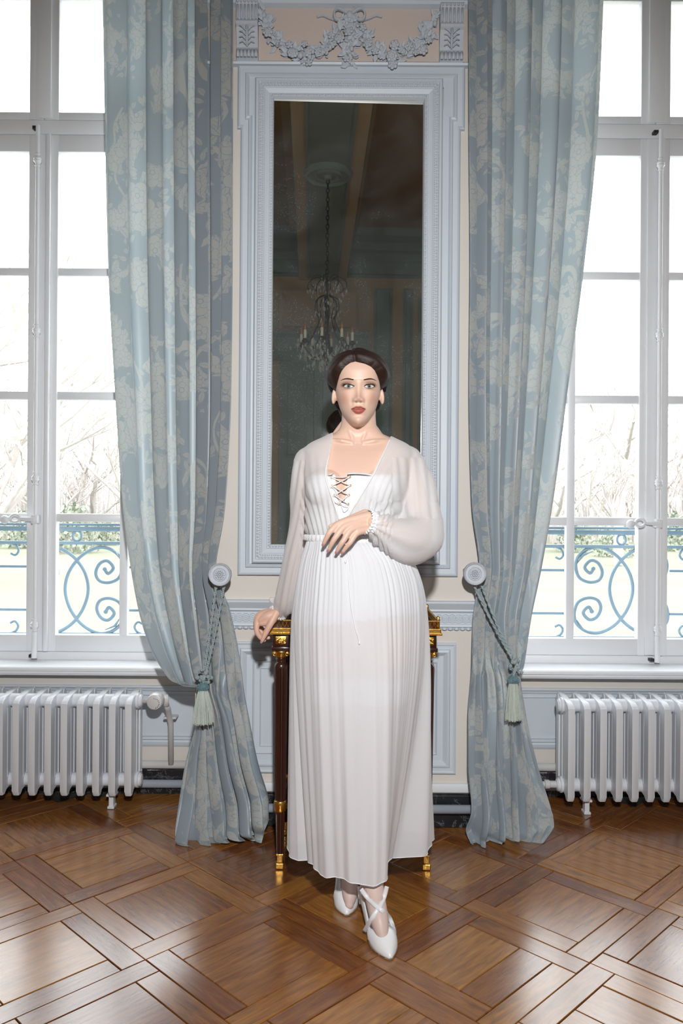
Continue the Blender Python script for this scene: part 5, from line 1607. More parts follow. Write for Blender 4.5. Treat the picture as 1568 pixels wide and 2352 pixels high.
for s in (-1, 1):
    ec = (s * 0.0310 + 0.001, 0.1140)
    HWD = 0.0152
    def lid_u(u): return 0.0053 * (1 - abs(u) ** 2.2) ** 0.8 + 0.0012 * u * s + 0.0004
    def lid_l(u): return -0.0042 * (1 - abs(u) ** 2.0) ** 0.9 + 0.0012 * u * s
    pts = []
    us = np.linspace(-1, 1, 25)
    c3 = on_face(ec[0], ec[1], 0.0012)
    for u_ in us:
        col_ = []
        for v_ in np.linspace(0, 1, 11):
            zz_ = lid_l(u_) + (lid_u(u_) - lid_l(u_)) * v_
            xx_ = u_ * HWD
            p_ = on_face(ec[0] + xx_, ec[1] + zz_, 0.0008)
            p_.y = min(p_.y, c3.y + 0.9 * (xx_ ** 2 + zz_ ** 2) / 0.022)
            col_.append(p_)
        pts.append(col_)
    iris_c = c3 + Vector((0, 0, 0.0010))
    MB().grid(pts).build('eye', M['eye'], person, smooth=True, origin=iris_c)
    la = MB()
    pu = [on_face(ec[0] + u_ * HWD * 1.04, ec[1] + lid_u(u_) + 0.0003, 0.0014) for u_ in us]
    rad = [0.0009 + 0.0007 * (0.5 + 0.5 * u_ * s) for u_ in us]
    la.tube(pu, rad, 6)
    for i in range(34):
        u_ = -0.85 + 1.85 * i / 33; u_ *= 1
        b0 = on_face(ec[0] + u_ * HWD, ec[1] + lid_u(u_), 0.0018)
        k = 0.6 + 0.5 * max(0, u_ * s)
        la.tube([b0, b0 + Vector((0.0016 * u_, -0.0035 * k, 0.0016 * k)), b0 + Vector((0.0045 * u_ + 0.001 * s, -0.0050 * k, 0.0055 * k))], [0.00048, 0.0004, 0.0001], 4)
        if i % 2 == 0:
            b1 = on_face(ec[0] + u_ * HWD, ec[1] + lid_l(u_), 0.0014)
            la.tube([b1, b1 + Vector((0.0015 * u_ + 0.0004 * s, -0.0015, -0.0028))], [0.00026, 0.0001], 4)
    wing = [on_face(ec[0] + s * HWD * w_, ec[1] + 0.0012 + h_, 0.0014) for w_, h_ in ((0.85, 0.0012), (1.05, 0.0010), (1.28, 0.0040))]
    la.tube(wing, [0.0010, 0.0009, 0.0002], 6)
    la.tube([on_face(ec[0] + u_ * HWD, ec[1] + lid_l(u_) - 0.0002, 0.0009) for u_ in us], 0.00038, 5)
    la.build('eyelashes', M['lash'], person, smooth=True)
    br = MB()
    bx_ = np.linspace(0, 1, 16)
    cen = [on_face(s * (0.0150 + 0.0390 * q), 0.1330 + 0.0048 * math.sin(PI * q ** 1.2 * 0.86) - 0.0016 * q, 0.0004) for q in bx_]
    br.tube(cen, [0.0024 * (0.55 + 0.50 * math.sin(PI * min(1, 0.12 + q * 0.75))) * (1 - 0.65 * q ** 3) for q in bx_], 8, flat=1.0)
    br.v = [(v[0], v[1] + 0.0010, v[2]) for v in br.v]
    bo = br.build('eyebrow', M['brow'], person, smooth=True)

def nail_obj(a, b_, k, D_shift=-0.0045):
    A, B = P(*a), P(*b_)
    d = (B - A).normalized()
    c = B + d * 0.0030
    side = d.cross(Vector((0, 1, 0))).normalized()
    nrm = side.cross(d)
    if nrm.y > 0: nrm = -nrm
    m = MB()
    rows = []
    for i, u_ in enumerate(np.linspace(-1, 1, 8)):
        row = []
        w = 0.0046 * k * (1 - 0.55 * max(0, u_) ** 2) * (1 if u_ > -0.9 else 0.8)
        for v_ in np.linspace(-1, 1, 7):
            row.append(c + d * (u_ * 0.0068 * k) + side * (v_ * w) + nrm * (0.0056 * k - 0.0016 * v_ * v_ - 0.0020 * max(0, u_)))
        rows.append(row)
    m.grid(rows)
    return m.build('fingernail', M['nail'], person, smooth=True)
M['nail'] = plain('pink_nail_lacquer', (0.56, 0.27, 0.27), 0.15, var=0.03)
for a, b_, k in NAILS + NAILS_R: nail_obj(a, b_, k)

# hair -------------------------------------------------------------------------
HL = [(-0.0100, 0.1915), (-0.025, 0.1885), (-0.041, 0.178), (-0.053, 0.164), (-0.0595, 0.152), (-0.0650, 0.135), (-0.0690, 0.118), (-0.072, 0.100), (-0.09, 0.09), (-0.09, -0.1), (0.09, -0.1), (0.09, 0.09),
      (0.0730, 0.098), (0.0700, 0.118), (0.0660, 0.135), (0.0595, 0.150), (0.0500, 0.166), (0.0370, 0.177), (0.020, 0.184), (0.004, 0.188)]
def signed(px_, pz_):
    """distance to the hairline, negative over the face"""
    best = 1e9; inside = False
    n = len(HL)
    for i in range(n):
        x1, z1 = HL[i]; x2, z2 = HL[(i + 1) % n]
        dx_, dz_ = x2 - x1, z2 - z1
        t_ = max(0, min(1, ((px_ - x1) * dx_ + (pz_ - z1) * dz_) / (dx_ * dx_ + dz_ * dz_)))
        best = min(best, math.hypot(px_ - x1 - t_ * dx_, pz_ - z1 - t_ * dz_))
        if (z1 > pz_) != (z2 > pz_) and px_ < (x2 - x1) * (pz_ - z1) / (z2 - z1) + x1: inside = not inside
    return -best if inside else best
hv, huv = [], []
NAH, NZH = 180, 110
zsh = np.concatenate([np.linspace(0.035, 0.205, NZH - 22), np.linspace(0.207, 0.2269, 22)])
for z in zsh:
    w, f_, b_ = (float(smooth_interp(z, hz_, q)) for q in (hw_, hf_, hb_))
    for k in range(NAH):
        a = 2 * PI * k / NAH
        ct, st_ = math.cos(a), math.sin(a)
        x = w * math.copysign(abs(ct) ** (2 / 2.35), ct)
        y = (f_ if st_ < 0 else b_) * math.copysign(abs(st_) ** (2 / 2.15), st_)
        nx, ny, nz = ct / max(w, 0.02), st_ / 0.09, max(0, (z - 0.13)) / 0.0085
        if z < 0.13: nz = 0
        l = math.sqrt(nx * nx + ny * ny + nz * nz) or 1
        nx, ny, nz = nx / l, ny / l, nz / l
        if y < 0.015: d = signed(x, z)
        else: d = (z - 0.055 + 0.3 * max(0, 0.05 - y)) * 0.8
        if 0.0 <= y < 0.04 and z < 0.112: d = min(d, (z - 0.112))
        th = min(1, max(0, (d + 0.0105) / 0.019)); th = th * th * (3 - 2 * th)
        side_v = math.exp(-((z - 0.155) / 0.034) ** 2) * abs(ct) ** 1.2
        H = 0.0145 + 0.0060 * max(0, min(1, (z - 0.17) / 0.04)) + 0.0115 * side_v + 0.006 * max(0, st_)
        part = math.exp(-((x + 0.010) / 0.0035) ** 2) * (1 if y < 0.03 and z > 0.17 else 0)
        wave = 0.0016 * math.sin((y - 0.55 * (0.243 - z)) * 210 + 2 * ct) * th
        t_ = -0.013 + (H + 0.013 + wave - 0.004 * part) * th
        hv.append((HX + x + nx * t_, HY + y + ny * t_, HZ + z + nz * t_ + (0.0 if z < 0.2 else 0.0)))
        huv.append((y - 0.55 * (0.243 - z) + 0.02 * ct, z + abs(x)))
hm = MB()
rings = [hv[i * NAH:(i + 1) * NAH] for i in range(len(zsh))]
hm.loft(rings)
def hair_mat():
    t = NT('dark_brown_hair')
    uv = t.n('ShaderNodeAttribute'); uv.attribute_name = 'strand'
    s = t.n('ShaderNodeSeparateXYZ'); t.link(uv.outputs['Vector'], s.inputs[0])
    cb = t.n('ShaderNodeCombineXYZ'); t.link(t.math('MULTIPLY', s.outputs[0], 620.0), cb.inputs[0]); t.link(t.math('MULTIPLY', s.outputs[1], 14.0), cb.inputs[1])
    nz = t.noise(cb.outputs[0], 1.0, 4, 0.6)
    t.bsdf(color=t.mix(nz, (0.006, 0.0035, 0.003, 1), (0.040, 0.017, 0.011, 1)), rough=0.45, spec=0.35)
    t.bump(nz, 0.6, 0.0018)
    return t.m
M['hair'] = hair_mat()
bun0 = len(hm.v)
hair = hm.build('hair', M['hair'], person, smooth=True)
at = hair.data.attributes.new('strand', 'FLOAT_VECTOR', 'POINT')
arr = np.zeros((len(hair.data.vertices), 3)); arr[:, :2] = np.array(huv)[:len(arr)]
at.data.foreach_set('vector', arr.ravel())
# low chignon made of rolled locks
for k in range(7):
    a0 = k * 0.9
    lk_ = MB()
    cz = 0.075
    pts = [(HX - 0.012 + (0.020 + 0.012 * math.sin(k)) * math.cos(a0 + q * 4.2), HY + 0.108 + 0.020 * math.sin(k * 1.7 + q * 2), HZ + cz + 0.034 * math.sin(a0 + q * 4.2)) for q in np.linspace(0, 1, 16)]
    lk_.tube(pts, [0.010 + 0.010 * math.sin(PI * q) for q in np.linspace(0, 1, 16)], 12)
    ho = lk_.build('chignon_lock', M['hair'], person, smooth=True)
    at = ho.data.attributes.new('strand', 'FLOAT_VECTOR', 'POINT')
    arr = np.zeros((len(ho.data.vertices), 3))
    for i in range(len(arr)): arr[i] = ((i % 12) * 0.006 + k, (i // 12) * 0.01, 0)
    at.data.foreach_set('vector', arr.ravel())

# ------------------------------------------------------------------ clothes
def sheer(name, alpha, tint=(0.88, 0.885, 0.905), fold=0.0):
    t = NT(name)
    c = t.coord('Object')
    w = t.noise(c, 700, 2)
    t.bsdf(color=(*tint, 1), rough=0.75, spec=0.2, sheen=0.2)
    if fold:
        f = t.noise(t.coord('Object', (60, 60, 3.0)), 1.0, 3, 0.5, 0.3)
        t.bump(f, fold, 0.004)
    tl = t.n('ShaderNodeBsdfTranslucent'); tl.inputs[0].default_value = (*tint, 1)
    m1 = t.n('ShaderNodeMixShader'); m1.inputs[0].default_value = 0.22
    t.link(t.b.outputs[0], m1.inputs[1]); t.link(tl.outputs[0], m1.inputs[2])
    tr = t.n('ShaderNodeBsdfTransparent')
    m2 = t.n('ShaderNodeMixShader')
    lw_ = t.n('ShaderNodeLayerWeight'); lw_.inputs[0].default_value = 0.35
    k = t.math('MULTIPLY', t.math('SUBTRACT', 1.0, lw_.outputs['Facing']), alpha)
    t.link(t.math('MULTIPLY', k, t.fmix(w, 0.8, 1.2)), m2.inputs[0])
    t.link(m1.outputs[0], m2.inputs[1]); t.link(tr.outputs[0], m2.inputs[2]); t.link(m2.outputs[0], t.out.inputs['Surface'])
    return t.m
M['robe'] = sheer('sheer_white_chiffon', 0.36)
M['skirt'] = sheer('layered_white_chiffon', 0.17, (0.87, 0.885, 0.925), fold=0.2)
M['satin'] = plain('white_satin', (0.82, 0.83, 0.85), 0.40, var=0.02, scale=40, bump=0.05, bscale=90)
M['lace'] = plain('white_lace', (0.78, 0.78, 0.80), 0.7, var=0.10, scale=160, bump=0.6, bscale=130)
M['leather'] = plain('white_leather', (0.80, 0.81, 0.83), 0.30, var=0.02, scale=30)
M['eyelet'] = plain('copper_eyelet', (0.55, 0.30, 0.16), 0.3, metal=0.9)

def proj(v):
    x_, y_ = v[0] * F_PX / v[1], (CAM_H - v[2]) * F_PX / v[1]
    c_, s_ = math.cos(ROLL), math.sin(ROLL)
    return (784 + x_ * c_ - y_ * s_, 1176 + x_ * s_ + y_ * c_)
def in_poly(p, poly):
    ins = False
    for i in range(len(poly)):
        (x1, y1), (x2, y2) = poly[i - 1], poly[i]
        if (y1 > p[1]) != (y2 > p[1]) and p[0] < (x2 - x1) * (p[1] - y1) / (y2 - y1) + x1: ins = not ins
    return ins
def trim_mesh(me, kill, smooth_rounds=25):
    bm = bmesh.new(); bm.from_mesh(me)
    dead = [f for f in bm.faces if kill(f.calc_center_median())]
    bmesh.ops.delete(bm, geom=dead, context='FACES')
    bv = [v for v in bm.verts if v.is_boundary]
    for _ in range(smooth_rounds):
        new = {}
        for v in bv:
            nb = [e.other_vert(v).co for e in v.link_edges if e.is_boundary]
            if len(nb) == 2: new[v] = v.co * 0.5 + (nb[0] + nb[1]) * 0.25
        for v, q in new.items(): v.co = q
    bm.to_mesh(me); bm.free()
def as_part(me, name, mat, parent):
    me.transform(Matrix.Translation(-wl(parent)))
    me.materials.clear(); me.materials.append(mat)
    me.polygons.foreach_set('use_smooth', [True] * len(me.polygons))
    return put(name, me, parent, wl(parent))

# bustier
bus = torso(0.006, 1.10, 1.42, 40)
for c_, r_ in BUST: bus.sphere(c_, (r_ + 0.006, (r_ + 0.006) * 0.86, r_ + 0.004), 24, 16)
me_ = remesh(bus, 0.004, 3, 'bustier')
GAP = [(770, 1060), (797, 1060), (797, 1120), (794, 1140), (789, 1158), (783, 1158), (777, 1140), (770, 1115)]
def kill_b(c):
    p = proj(c)
    if c.z < 1.12: return True
    top = 1091 if c.y < 2.5 else 1100
    if abs(p[0] - 783) < 30: top = 1088
    return p[1] < top or (c.y < 2.47 and in_poly(p, GAP))
trim_mesh(me_, kill_b, 12)
bust = as_part(me_, 'bustier', M['satin'], person)
bust_bvh = None
def on_mesh(me, off, px, py, lift):
    """where the line of sight through a pixel meets a mesh"""
    d = (P(px, py, 1.0) - Vector((0, 0, CAM_H))).normalized()
    bv = BVHTree.FromPolygons([v.co + off for v in me.vertices], [tuple(p.vertices) for p in me.polygons])
    return bv, d
torso_bvh = BVHTree.FromPolygons([v.co + PB for v in me_body.vertices], [tuple(p.vertices) for p in me_body.polygons])
bv_b = BVHTree.FromPolygons([v.co + PB for v in bust.data.vertices], [tuple(p.vertices) for p in bust.data.polygons])
def hit_px(bv, px, py, lift, dflt=2.37):
    d = (P(px, py, 1.0) - Vector((0, 0, CAM_H))).normalized()
    h = bv.ray_cast(Vector((0, 0, CAM_H)), d)
    p = h[0] if h[0] is not None else P(px, py, dflt)
    return p - d * lift
eyl = [((760.3, 1096.7), (803.2, 1095.3)), ((762.3, 1116), (803.8, 1115.2)), ((767.9, 1137.6), (800.4, 1137.3)), ((777.1, 1157.3), (798.8, 1158.1))]
for L_, R_ in eyl:
    for p in (L_, R_):
        q = hit_px(bv_b, p[0], p[1], 0.0022)
        MB().tube([q + Vector((0.0034 * math.cos(a), 0, 0.0038 * math.sin(a))) for a in np.linspace(0, 2 * PI, 12, endpoint=False)], 0.0012, 5, closed=True).build('eyelet', M['eyelet'], bust, smooth=True)
def ribbon(name, pxs, bv, mat, parent, r=0.0024, lift=0.004, flat=0.4):
    pts = spline([tuple(hit_px(bv, a, b_, lift)) for a, b_ in pxs], 6)
    return MB().tube([Vector(p) for p in pts], r, 8, flat=flat).build(name, mat, parent, smooth=True)
for i in range(3):
    (L0, R0), (L1, R1) = eyl[i], eyl[i + 1]
    for a, b_ in ((L0, R1), (R0, L1)):
        A, B = hit_px(bv_b, *a, 0.004), hit_px(bv_b, *b_, 0.004)
        m_ = (A + B) / 2; m_.y = min(A.y, B.y) - 0.002
        MB().tube([Vector(p) for p in spline([tuple(A), tuple(m_), tuple(B)], 6)], 0.0030, 8, flat=0.5).build('lace_ribbon', M['satin'], bust, smooth=True)
A, B = hit_px(bv_b, *eyl[0][0], 0.004), hit_px(bv_b, *eyl[0][1], 0.004)
MB().tube([A, (A + B) / 2 + Vector((0, -0.002, 0)), B], 0.0030, 8, flat=0.5).build('lace_ribbon', M['satin'], bust, smooth=True)
ribbon('bow_loop', [(783, 1160), (768, 1153), (757, 1138), (755, 1122), (764, 1120), (774, 1135), (785, 1160), (800, 1166), (790, 1176), (784, 1162)], bv_b, M['satin'], bust, 0.0022, 0.006)
for side, pts in ((-1, [(742, 1092), (752, 1091), (762, 1089), (769, 1089)]), (1, [(798, 1088), (815, 1087), (835, 1088), (856, 1092)])):
    ribbon('lace_edge', pts, bv_b, M['lace'], bust, 0.0052, 0.001, 0.5)

# slip, stocking bands
sl = MB()
rings = []
for i, z in enumerate(np.linspace(1.165, 0.925, 24)):
    x, y, a, b_ = (float(smooth_interp(z, tz[:, 0], tz[:, k])) for k in (1, 2, 3, 4))
    g = 0.008 + 0.010 * i / 23
    rings.append([(p[0], p[1], p[2] + (0.006 * math.sin(26 * math.atan2(p[1] - y, p[0] - x)) + 0.025 * (p[0] - x) / 0.18 if i == 23 else 0)) for p in ell((x, y, z), a + g, b_ + g, 120, 2.2)])
sl.loft(rings, cap=False)
sl.build('slip', M['satin'], person, smooth=True)
for pts, rr in (([(770, 1548, 2.4915), (773, 1608, 2.4895)], (0.0855, 0.0815)), ([(875, 1548, 2.460), (871, 1608, 2.446)], (0.0855, 0.0815))):
    A, B = P(*pts[0]), P(*pts[1])
    rings = [ell(A.lerp(B, q), rr[0] + (rr[1] - rr[0]) * q + 0.002 * math.sin(PI * q) + 0.0022, rr[0] + (rr[1] - rr[0]) * q + 0.0022, 60) for q in np.linspace(0, 1, 8)]
    MB().loft(rings, cap=False).build('stocking_band', M['lace'], person, smooth=True)

# robe top with sleeves
rb = MB()
RZ = np.array([(1.13, 0.030, 2.490, 0.126, 0.098), (1.162, 0.030, 2.490, 0.130, 0.102), (1.20, 0.032, 2.488, 0.146, 0.116), (1.25, 0.036, 2.486, 0.150, 0.124), (1.30, 0.044, 2.484, 0.158, 0.132), (1.354, 0.048, 2.488, 0.166, 0.130),
               (1.40, 0.050, 2.498, 0.174, 0.112), (1.440, 0.052, 2.505, 0.176, 0.092), (1.464, 0.052, 2.508, 0.158, 0.078), (1.484, 0.052, 2.510, 0.118, 0.068), (1.502, 0.052, 2.508, 0.080, 0.060)])
rings = []
for z in np.linspace(1.13, 1.502, 50):
    x, y, a, b_ = (float(smooth_interp(z, RZ[:, 0], RZ[:, k])) for k in (1, 2, 3, 4))
    rings.append(ell((x, y, z), a, b_, 72, 2.3))
rb.loft(rings)
for c_, r_ in BUST: rb.sphere(c_, (r_ + 0.014, (r_ + 0.014) * 0.88, r_ + 0.012), 24, 16)
limb(rb, [(710, 1062, 2.51), (704, 1100, 2.52), (697, 1180, 2.56), (684, 1280, 2.62), (674, 1340, 2.665), (662, 1378, 2.70), (650, 1394, 2.72), (644, 1402, 2.732)], [0.050, 0.052, 0.045, 0.047, 0.050, 0.048, 0.036, 0.029], 24, 5)
limb(rb, [(655, 1388, 2.72), (636, 1384, 2.725), (626, 1378, 2.73)], [0.024, 0.020, 0.012], 14, 5)
limb(rb, [(934, 1062, 2.51), (952, 1110, 2.50), (964, 1175, 2.48), (964, 1232, 2.44), (925, 1240, 2.39), (888, 1222, 2.36), (866, 1207, 2.342), (853, 1201, 2.336)], [0.053, 0.062, 0.066, 0.074, 0.068, 0.052, 0.040, 0.033], 24, 5)
limb(rb, [(985, 1225, 2.45), (960, 1262, 2.43), (915, 1262, 2.40), (885, 1244, 2.375)], [0.040, 0.044, 0.040, 0.026], 18, 5)
me_ = remesh(rb, 0.0045, 4, 'robe')
NECK = [(762, 985), (765, 1000), (758, 1040), (750, 1088), (757, 1120), (772, 1165), (782, 1195), (792, 1195), (808, 1165), (836, 1120), (857, 1085), (878, 1042), (898, 1000), (903, 985), (900, 900), (765, 900)]
CUFF_L = P(850, 1200, 2.335); AX_L = (P(846, 1199, 2.333) - P(888, 1212, 2.36)).normalized()
def kill_r(c):
    p = proj(c)
    if c.z < 1.150 and -0.15 < c.x < 0.16 and c.y > 2.39 and p[0] > 700 and p[0] < 890: return True
    if (c - CUFF_L).length < 0.042 and (c - CUFF_L).dot(AX_L) > -0.002: return True
    if c.y < 2.50 and in_poly(p, NECK): return True
    return c.z > 1.47 and 768 < p[0] < 897 and c.y >= 2.48
trim_mesh(me_, kill_r, 40)
# gathers: fine folds that run down into the waistband and along the sleeves
co = np.zeros(len(me_.vertices) * 3); me_.vertices.foreach_get('co', co); co = co.reshape(-1, 3)
no = np.zeros(len(me_.vertices) * 3); me_.vertices.foreach_get('normal', no); no = no.reshape(-1, 3)
px_ = 784 + co[:, 0] * F_PX / co[:, 1]; py_ = 1176 + (CAM_H - co[:, 2]) * F_PX / co[:, 1]
amp = np.zeros(len(co)); 
tors = (px_ > 690) & (px_ < 900) & (py_ > 1040) & (co[:, 0] < 0.16)
ph = (px_ - (735 + 0.25 * (py_ - 1240))) * np.interp(py_, [1040, 1240], [0.30, 0.62])
amp += tors * np.interp(py_, [1040, 1130, 1230], [0.0004, 0.0018, 0.0040]) * np.sin(ph + 0.8 * np.sin(py_ * 0.03))
sl_ = (px_ <= 700) & (py_ > 1060)
amp += sl_ * 0.0024 * np.sin((px_ + 0.18 * (py_ - 1240)) * 0.42 + 1.0 * np.sin(py_ * 0.02)) 
sr_ = (px_ > 840) & (py_ > 1150)
rr_ = np.hypot(px_ - 845, py_ - 1200); aa_ = np.arctan2(py_ - 1200, px_ - 845)
amp += sr_ * np.interp(rr_, [20, 60, 170], [0.0040, 0.0034, 0.0012]) * np.sin(aa_ * 15 + 0.02 * rr_)
su_ = (px_ > 900) & (py_ <= 1190) & (py_ > 1050)
amp += su_ * 0.0022 * np.sin((px_ - 0.1 * py_) * 0.30)
co += no * amp[:, None]
me_.vertices.foreach_set('co', co.ravel())
robe = as_part(me_, 'robe', M['robe'], person)
bv_r = BVHTree.FromPolygons([v.co + PB for v in robe.data.vertices], [tuple(p.vertices) for p in robe.data.polygons])
for pts in ([(766, 996), (758, 1040), (749, 1088), (756, 1120), (771, 1165), (781, 1194)], [(894, 1008), (878, 1043), (858, 1086), (837, 1121), (809, 1166), (793, 1194)]):
    P3 = [tuple(hit_px(bv_r, a + (-1.5 if pts[0][0] < 800 else 1.5), b_, 0.0015)) for a, b_ in pts]
    MB().tube([Vector(p) for p in spline(P3, 6)], 0.0022, 8).build('neck_edge', M['satin'], robe, smooth=True)
def cuff(c, axis, r, n):
    q = MB(); ax_ = Vector(axis).normalized()
    u_ = ax_.cross(Vector((0, 0, 1))).normalized(); w_ = u_.cross(ax_)
    N = 120
    rings = []
    for t_, k in ((-0.012, 0.90), (-0.008, 1.08), (-0.003, 0.98), (0.003, 1.0), (0.009, 1.14), (0.013, 1.0)):
        rings.append([c + ax_ * t_ + (u_ * math.cos(2 * PI * i / N) + w_ * math.sin(2 * PI * i / N)) * (r * k * (1 + 0.06 * math.sin(n * 2 * PI * i / N))) for i in range(N)])
    q.loft(rings, cap=False)
    return q.build('cuff', M['satin'], robe, smooth=True)
cuff(P(849, 1200, 2.334), P(853, 1201, 2.336) - P(888, 1212, 2.36), 0.0335, 22)
cuff(P(641, 1403, 2.734), P(641, 1403, 2.734) - P(664, 1370, 2.70), 0.0300, 20)

# skirt
HEM = [(-0.162, 2.53), (-0.155, 2.495), (-0.128, 2.470), (-0.098, 2.476), (-0.090, 2.455), (-0.078, 2.405), (-0.064, 2.382), (-0.030, 2.360), (0.020, 2.334), (0.071, 2.304), (0.124, 2.312), (0.140, 2.350), (0.148, 2.430), (0.156, 2.462),
       (0.175, 2.492), (0.215, 2.502), (0.262, 2.508), (0.284, 2.530), (0.296, 2.575), (0.314, 2.640), (0.29, 2.675), (0.22, 2.690), (0.13, 2.690), (0.03, 2.688), (-0.06, 2.665), (-0.12, 2.63), (-0.158, 2.58)]
cxh, cyh = 0.075, 2.52
hs = spline(HEM + [HEM[0]], 10)[:-1]
ha = np.array([math.atan2(p[1] - cyh, p[0] - cxh) for p in hs]); hr = np.array([math.hypot(p[0] - cxh, p[1] - cyh) for p in hs])
o_ = np.argsort(ha); ha, hr = ha[o_], hr[o_]
ha2 = np.concatenate([ha - 2 * PI, ha, ha + 2 * PI]); hr2 = np.tile(hr, 3)
NS_ = 480
ph = np.linspace(-PI, PI, NS_, endpoint=False)
SKZ = [1.168, 1.150, 1.10, 1.0, 0.9, 0.7, 0.4, 0.165]
SL = [-0.106, -0.110, -0.126, -0.143, -0.155, -0.160, -0.161, -0.162]
SR = [0.150, 0.170, 0.222, 0.258, 0.272, 0.286, 0.294, 0.300]
SFt = [2.385, 2.368, 2.352, 2.340, 2.335, 2.330, 2.330, 2.330]
SBk = [2.575, 2.590, 2.620, 2.640, 2.650, 2.660, 2.670, 2.680]
zk = np.array(SKZ)[::-1]
rings = []
NR_ = 120
for i in range(NR_):
    q = i / (NR_ - 1)
    z = 1.168 + (0.165 - 1.168) * q
    g = lambda arr: float(smooth_interp(z, zk, np.array(arr)[::-1]))
    x0, x1, y0, y1 = g(SL), g(SR), g(SFt), g(SBk)
    cx0, cy0 = (x0 + x1) / 2, (y0 + y1) / 2
    a, b_ = (x1 - x0) / 2, (y1 - y0) / 2
    w = min(1, max(0, (q - 0.12) / 0.88)) ** 1.25
    R_h = np.interp(ph, ha2, hr2)
    ex, ey = cx0 + a * np.sign(np.cos(ph)) * np.abs(np.cos(ph)) ** 0.9, cy0 + b_ * np.sign(np.sin(ph)) * np.abs(np.sin(ph)) ** 0.9
    hx, hy = cxh + R_h * np.cos(ph), cyh + R_h * np.sin(ph)
    X = ex * (1 - w) + hx * w; Y = ey * (1 - w) + hy * w
    gath = math.exp(-q * 4) * (0.0026 * np.sin(58 * ph + 2.3 * np.sin(5 * ph)) * (0.6 + 0.5 * np.sin(11 * ph + 1)) + 0.0016 * np.sin(83 * ph + 2 * np.sin(7 * ph)))
    env_ = 0.5 + 0.5 * np.sin(3 * ph + 0.6 + 1.2 * np.sin(2 * ph))
    for f_k, a_k, p_k in ((9, 0.0040, 0.4), (14, 0.0034, 2.1), (19, 0.0030, 4.4), (25, 0.0024, 1.3), (34, 0.0015, 5.0)):
        gath = gath + (0.12 + 0.95 * q) * a_k * np.sin(f_k * ph + p_k + 0.9 * np.sin(2 * ph + p_k)) * (0.35 + 0.65 * env_)
    k = 1 + gath / 0.15
    X = cx0 * (1 - w) + cxh * w + (X - (cx0 * (1 - w) + cxh * w)) * k; Y = cy0 * (1 - w) + cyh * w + (Y - (cy0 * (1 - w) + cyh * w)) * k
    rings.append([(X[j], Y[j], z + (0.004 * math.sin(9 * ph[j]) if i > NR_ - 8 else 0)) for j in range(NS_)])
sk = MB().loft(rings, cap=False)
skirt = sk.build('skirt', M['skirt'], person, smooth=True)
MB().tube([Vector(p) for p in rings[-1][::3]], 0.0013, 5, closed=True).build('hem', M['satin'], skirt, smooth=True)
# waistband
wr = []
for dz, k in ((0.010, 0.995), (0.006, 1.03), (0.0, 1.02), (-0.006, 1.035), (-0.010, 1.0)):
    wr.append([(0.022 + (0.136 * k * (1 + 0.006 * math.sin(58 * a + 2 * math.sin(9 * a)))) * math.cos(a), 2.480 + 0.104 * k * (1 + 0.006 * math.sin(58 * a + 2 * math.sin(9 * a))) * math.sin(a), 1.170 + dz) for a in np.linspace(0, 2 * PI, 420, endpoint=False)])
MB().loft(wr, cap=False).build('waistband', M['satin'], person, smooth=True)
bv_s = BVHTree.FromPolygons([v.co + PB for v in skirt.data.vertices], [tuple(p.vertices) for p in skirt.data.polygons])
for pts in ([(798, 1245), (801, 1262), (797, 1280), (793, 1290)], [(796, 1246), (800, 1320), (806, 1390), (815, 1440), (822, 1462), (825, 1477)]):
    r_ = ribbon('tie_ribbon', pts, bv_s, M['satin'], skirt, 0.0017, 0.004, 1.0)
    MB().sphere(hit_px(bv_s, pts[-1][0], pts[-1][1], 0.004), (0.003, 0.003, 0.005), 8, 6).build('ribbon_end', M['satin'], skirt, smooth=True)

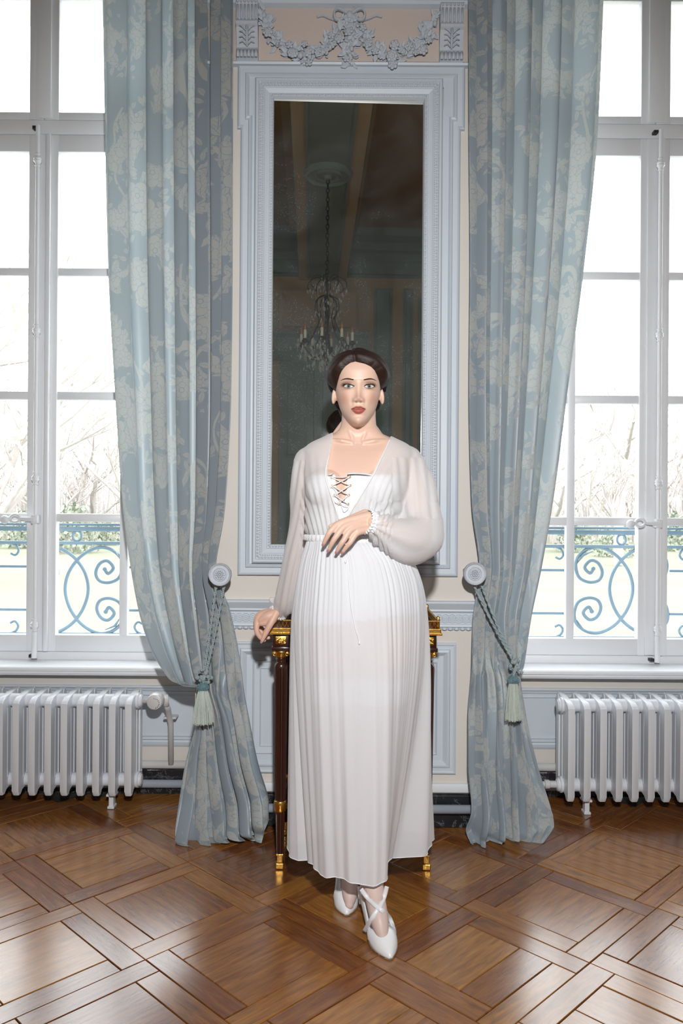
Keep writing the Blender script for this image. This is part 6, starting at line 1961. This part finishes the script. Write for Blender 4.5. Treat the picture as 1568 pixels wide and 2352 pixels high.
# shoes --------------------------------------------------------------------------
def shoe(heel, toe, width, label_side):
    """heel, toe: (x, y) on the floor; pointed court shoe with a medium heel"""
    hx, hy = heel; tx, ty = toe
    d = Vector((tx - hx, ty - hy, 0)); L = d.length; d.normalize(); s = Vector((-d.y, d.x, 0))
    root = None
    # stations along the foot: (t, half width, sole z, top z at the sides, top z at the middle, closed over the top?)
    S = [(-0.02, 0.018, 0.062, 0.120, None), (0.06, 0.030, 0.060, 0.112, None), (0.20, 0.031, 0.052, 0.098, None), (0.38, 0.032, 0.028, 0.068, None), (0.55, 0.036, 0.010, 0.048, None), (0.64, 0.039, 0.006, 0.048, None), (0.665, 0.0395, 0.005, 0.048, 0.058), (0.74, 0.038, 0.003, 0.030, 0.054), (0.83, 0.031, 0.003, 0.022, 0.042), (0.92, 0.018, 0.003, 0.014, 0.027), (0.975, 0.008, 0.004, 0.010, 0.017), (0.995, 0.003, 0.005, 0.008, 0.011), (1.0, 0.0004, 0.006, 0.007, 0.0065)]
    up = MB(); rows = []
    for t_, w, z0, zs_, zt_ in S:
        c = Vector((hx, hy, 0)) + d * (t_ * L)
        row = []
        w *= width
        for k in range(17):
            u_ = -1 + 2 * k / 16
            if zt_ is None:
                # open: wall rises from sole edge to the side top line
                a = abs(u_); side = math.copysign(1, u_)
                if a > 0.5:
                    f = (1 - a) / 0.5; zz_ = z0 + (zs_ - z0) * (1 - f) if False else z0 + (zs_ - z0) * f
                    xx_ = side * w * (1.0 + 0.10 * math.sin(PI * f) - 0.06 * f)
                else:
                    zz_ = zs_ - (zs_ - z0 - 0.004) * min(1, (0.5 - a) / 0.12); xx_ = side * w * (0.92 if a > 0.38 else 0.92 * a / 0.38)
            else:
                an = PI * (1 - (u_ + 1) / 2)
                xx_ = w * math.cos(an) * (1.0 + 0.05 * math.sin(an)); zz_ = z0 + (zt_ - z0) * math.sin(an) ** 0.75
            row.append(c + s * xx_ + Vector((0, 0, zz_)))
        rows.append(row)
    up.grid(rows)
    sole = MB()
    sole.grid([[Vector((r[0].x, r[0].y, r[0].z)) - Vector((0, 0, 0.0)), Vector((r[16].x, r[16].y, r[16].z))] for r in rows])
    o = up.build('shoe', M['leather'], person, smooth=True)
    md = o.modifiers.new('thickness', 'SOLIDIFY'); md.thickness = 0.0016
    sb = MB().grid([[r[0] + Vector((0, 0, 0.0005)), r[16] + Vector((0, 0, 0.0005))] for r in rows])
    b0 = len(sb.v); sb.v += [(v[0], v[1], v[2] - 0.0035) for v in sb.v[:b0]]; sb.f += [tuple(i + b0 for i in f) for f in sb.f[:]]
    sb.build('sole', M['leather'], o)
    h0 = Vector((hx, hy, 0)) + d * 0.030
    MB().tube([h0 + Vector((0, 0, 0.062)), h0 + Vector((0, 0, 0.03)), h0 + Vector((0, 0, 0.001))], [0.022, 0.015, 0.013], 14).build('heel', M['leather'], o, smooth=True)
    return o
def gx_(px, py): D = CAM_H * F_PX / (py - 1176); return ((px - 784) * D / F_PX + 0.006, D)
s1 = shoe((0.092, 2.452), gx_(899, 2205), 1.0, 'front')
s2 = shoe((0.022, 2.655), gx_(798, 2105), 0.95, 'back')
def flat_band(pts, w, parent):
    A = [Vector(p) for p in spline([tuple(p) for p in pts], 8)]
    L_, R_ = [], []
    for i, p in enumerate(A):
        t_ = (A[min(i + 1, len(A) - 1)] - A[max(i - 1, 0)]).normalized()
        view = (p - Vector((0, 0, CAM_H))).normalized()
        sd = t_.cross(view).normalized() * (w / 2)
        L_.append(p - sd); R_.append(p + sd)
    o = MB().grid([[l, (l + r) / 2 - (l + r).normalized() * 0.0, r] for l, r in zip(L_, R_)]).build('strap', M['leather'], parent, smooth=True)
    md = o.modifiers.new('thickness', 'SOLIDIFY'); md.thickness = 0.0018; md.offset = 0
    return o
for pts in ([(902, 2128), (894, 2108), (880, 2094), (862, 2080), (842, 2060), (829, 2042)], [(836, 2140), (852, 2112), (870, 2085), (882, 2060), (888, 2036)]):
    flat_band([hit_px(torso_bvh, a, b_, 0.004, 2.33) for a, b_ in pts], 0.0125, s1)
flat_band([P(823, 2036, 2.45), P(826, 2056, 2.45), P(829, 2076, 2.45)], 0.010, s2)
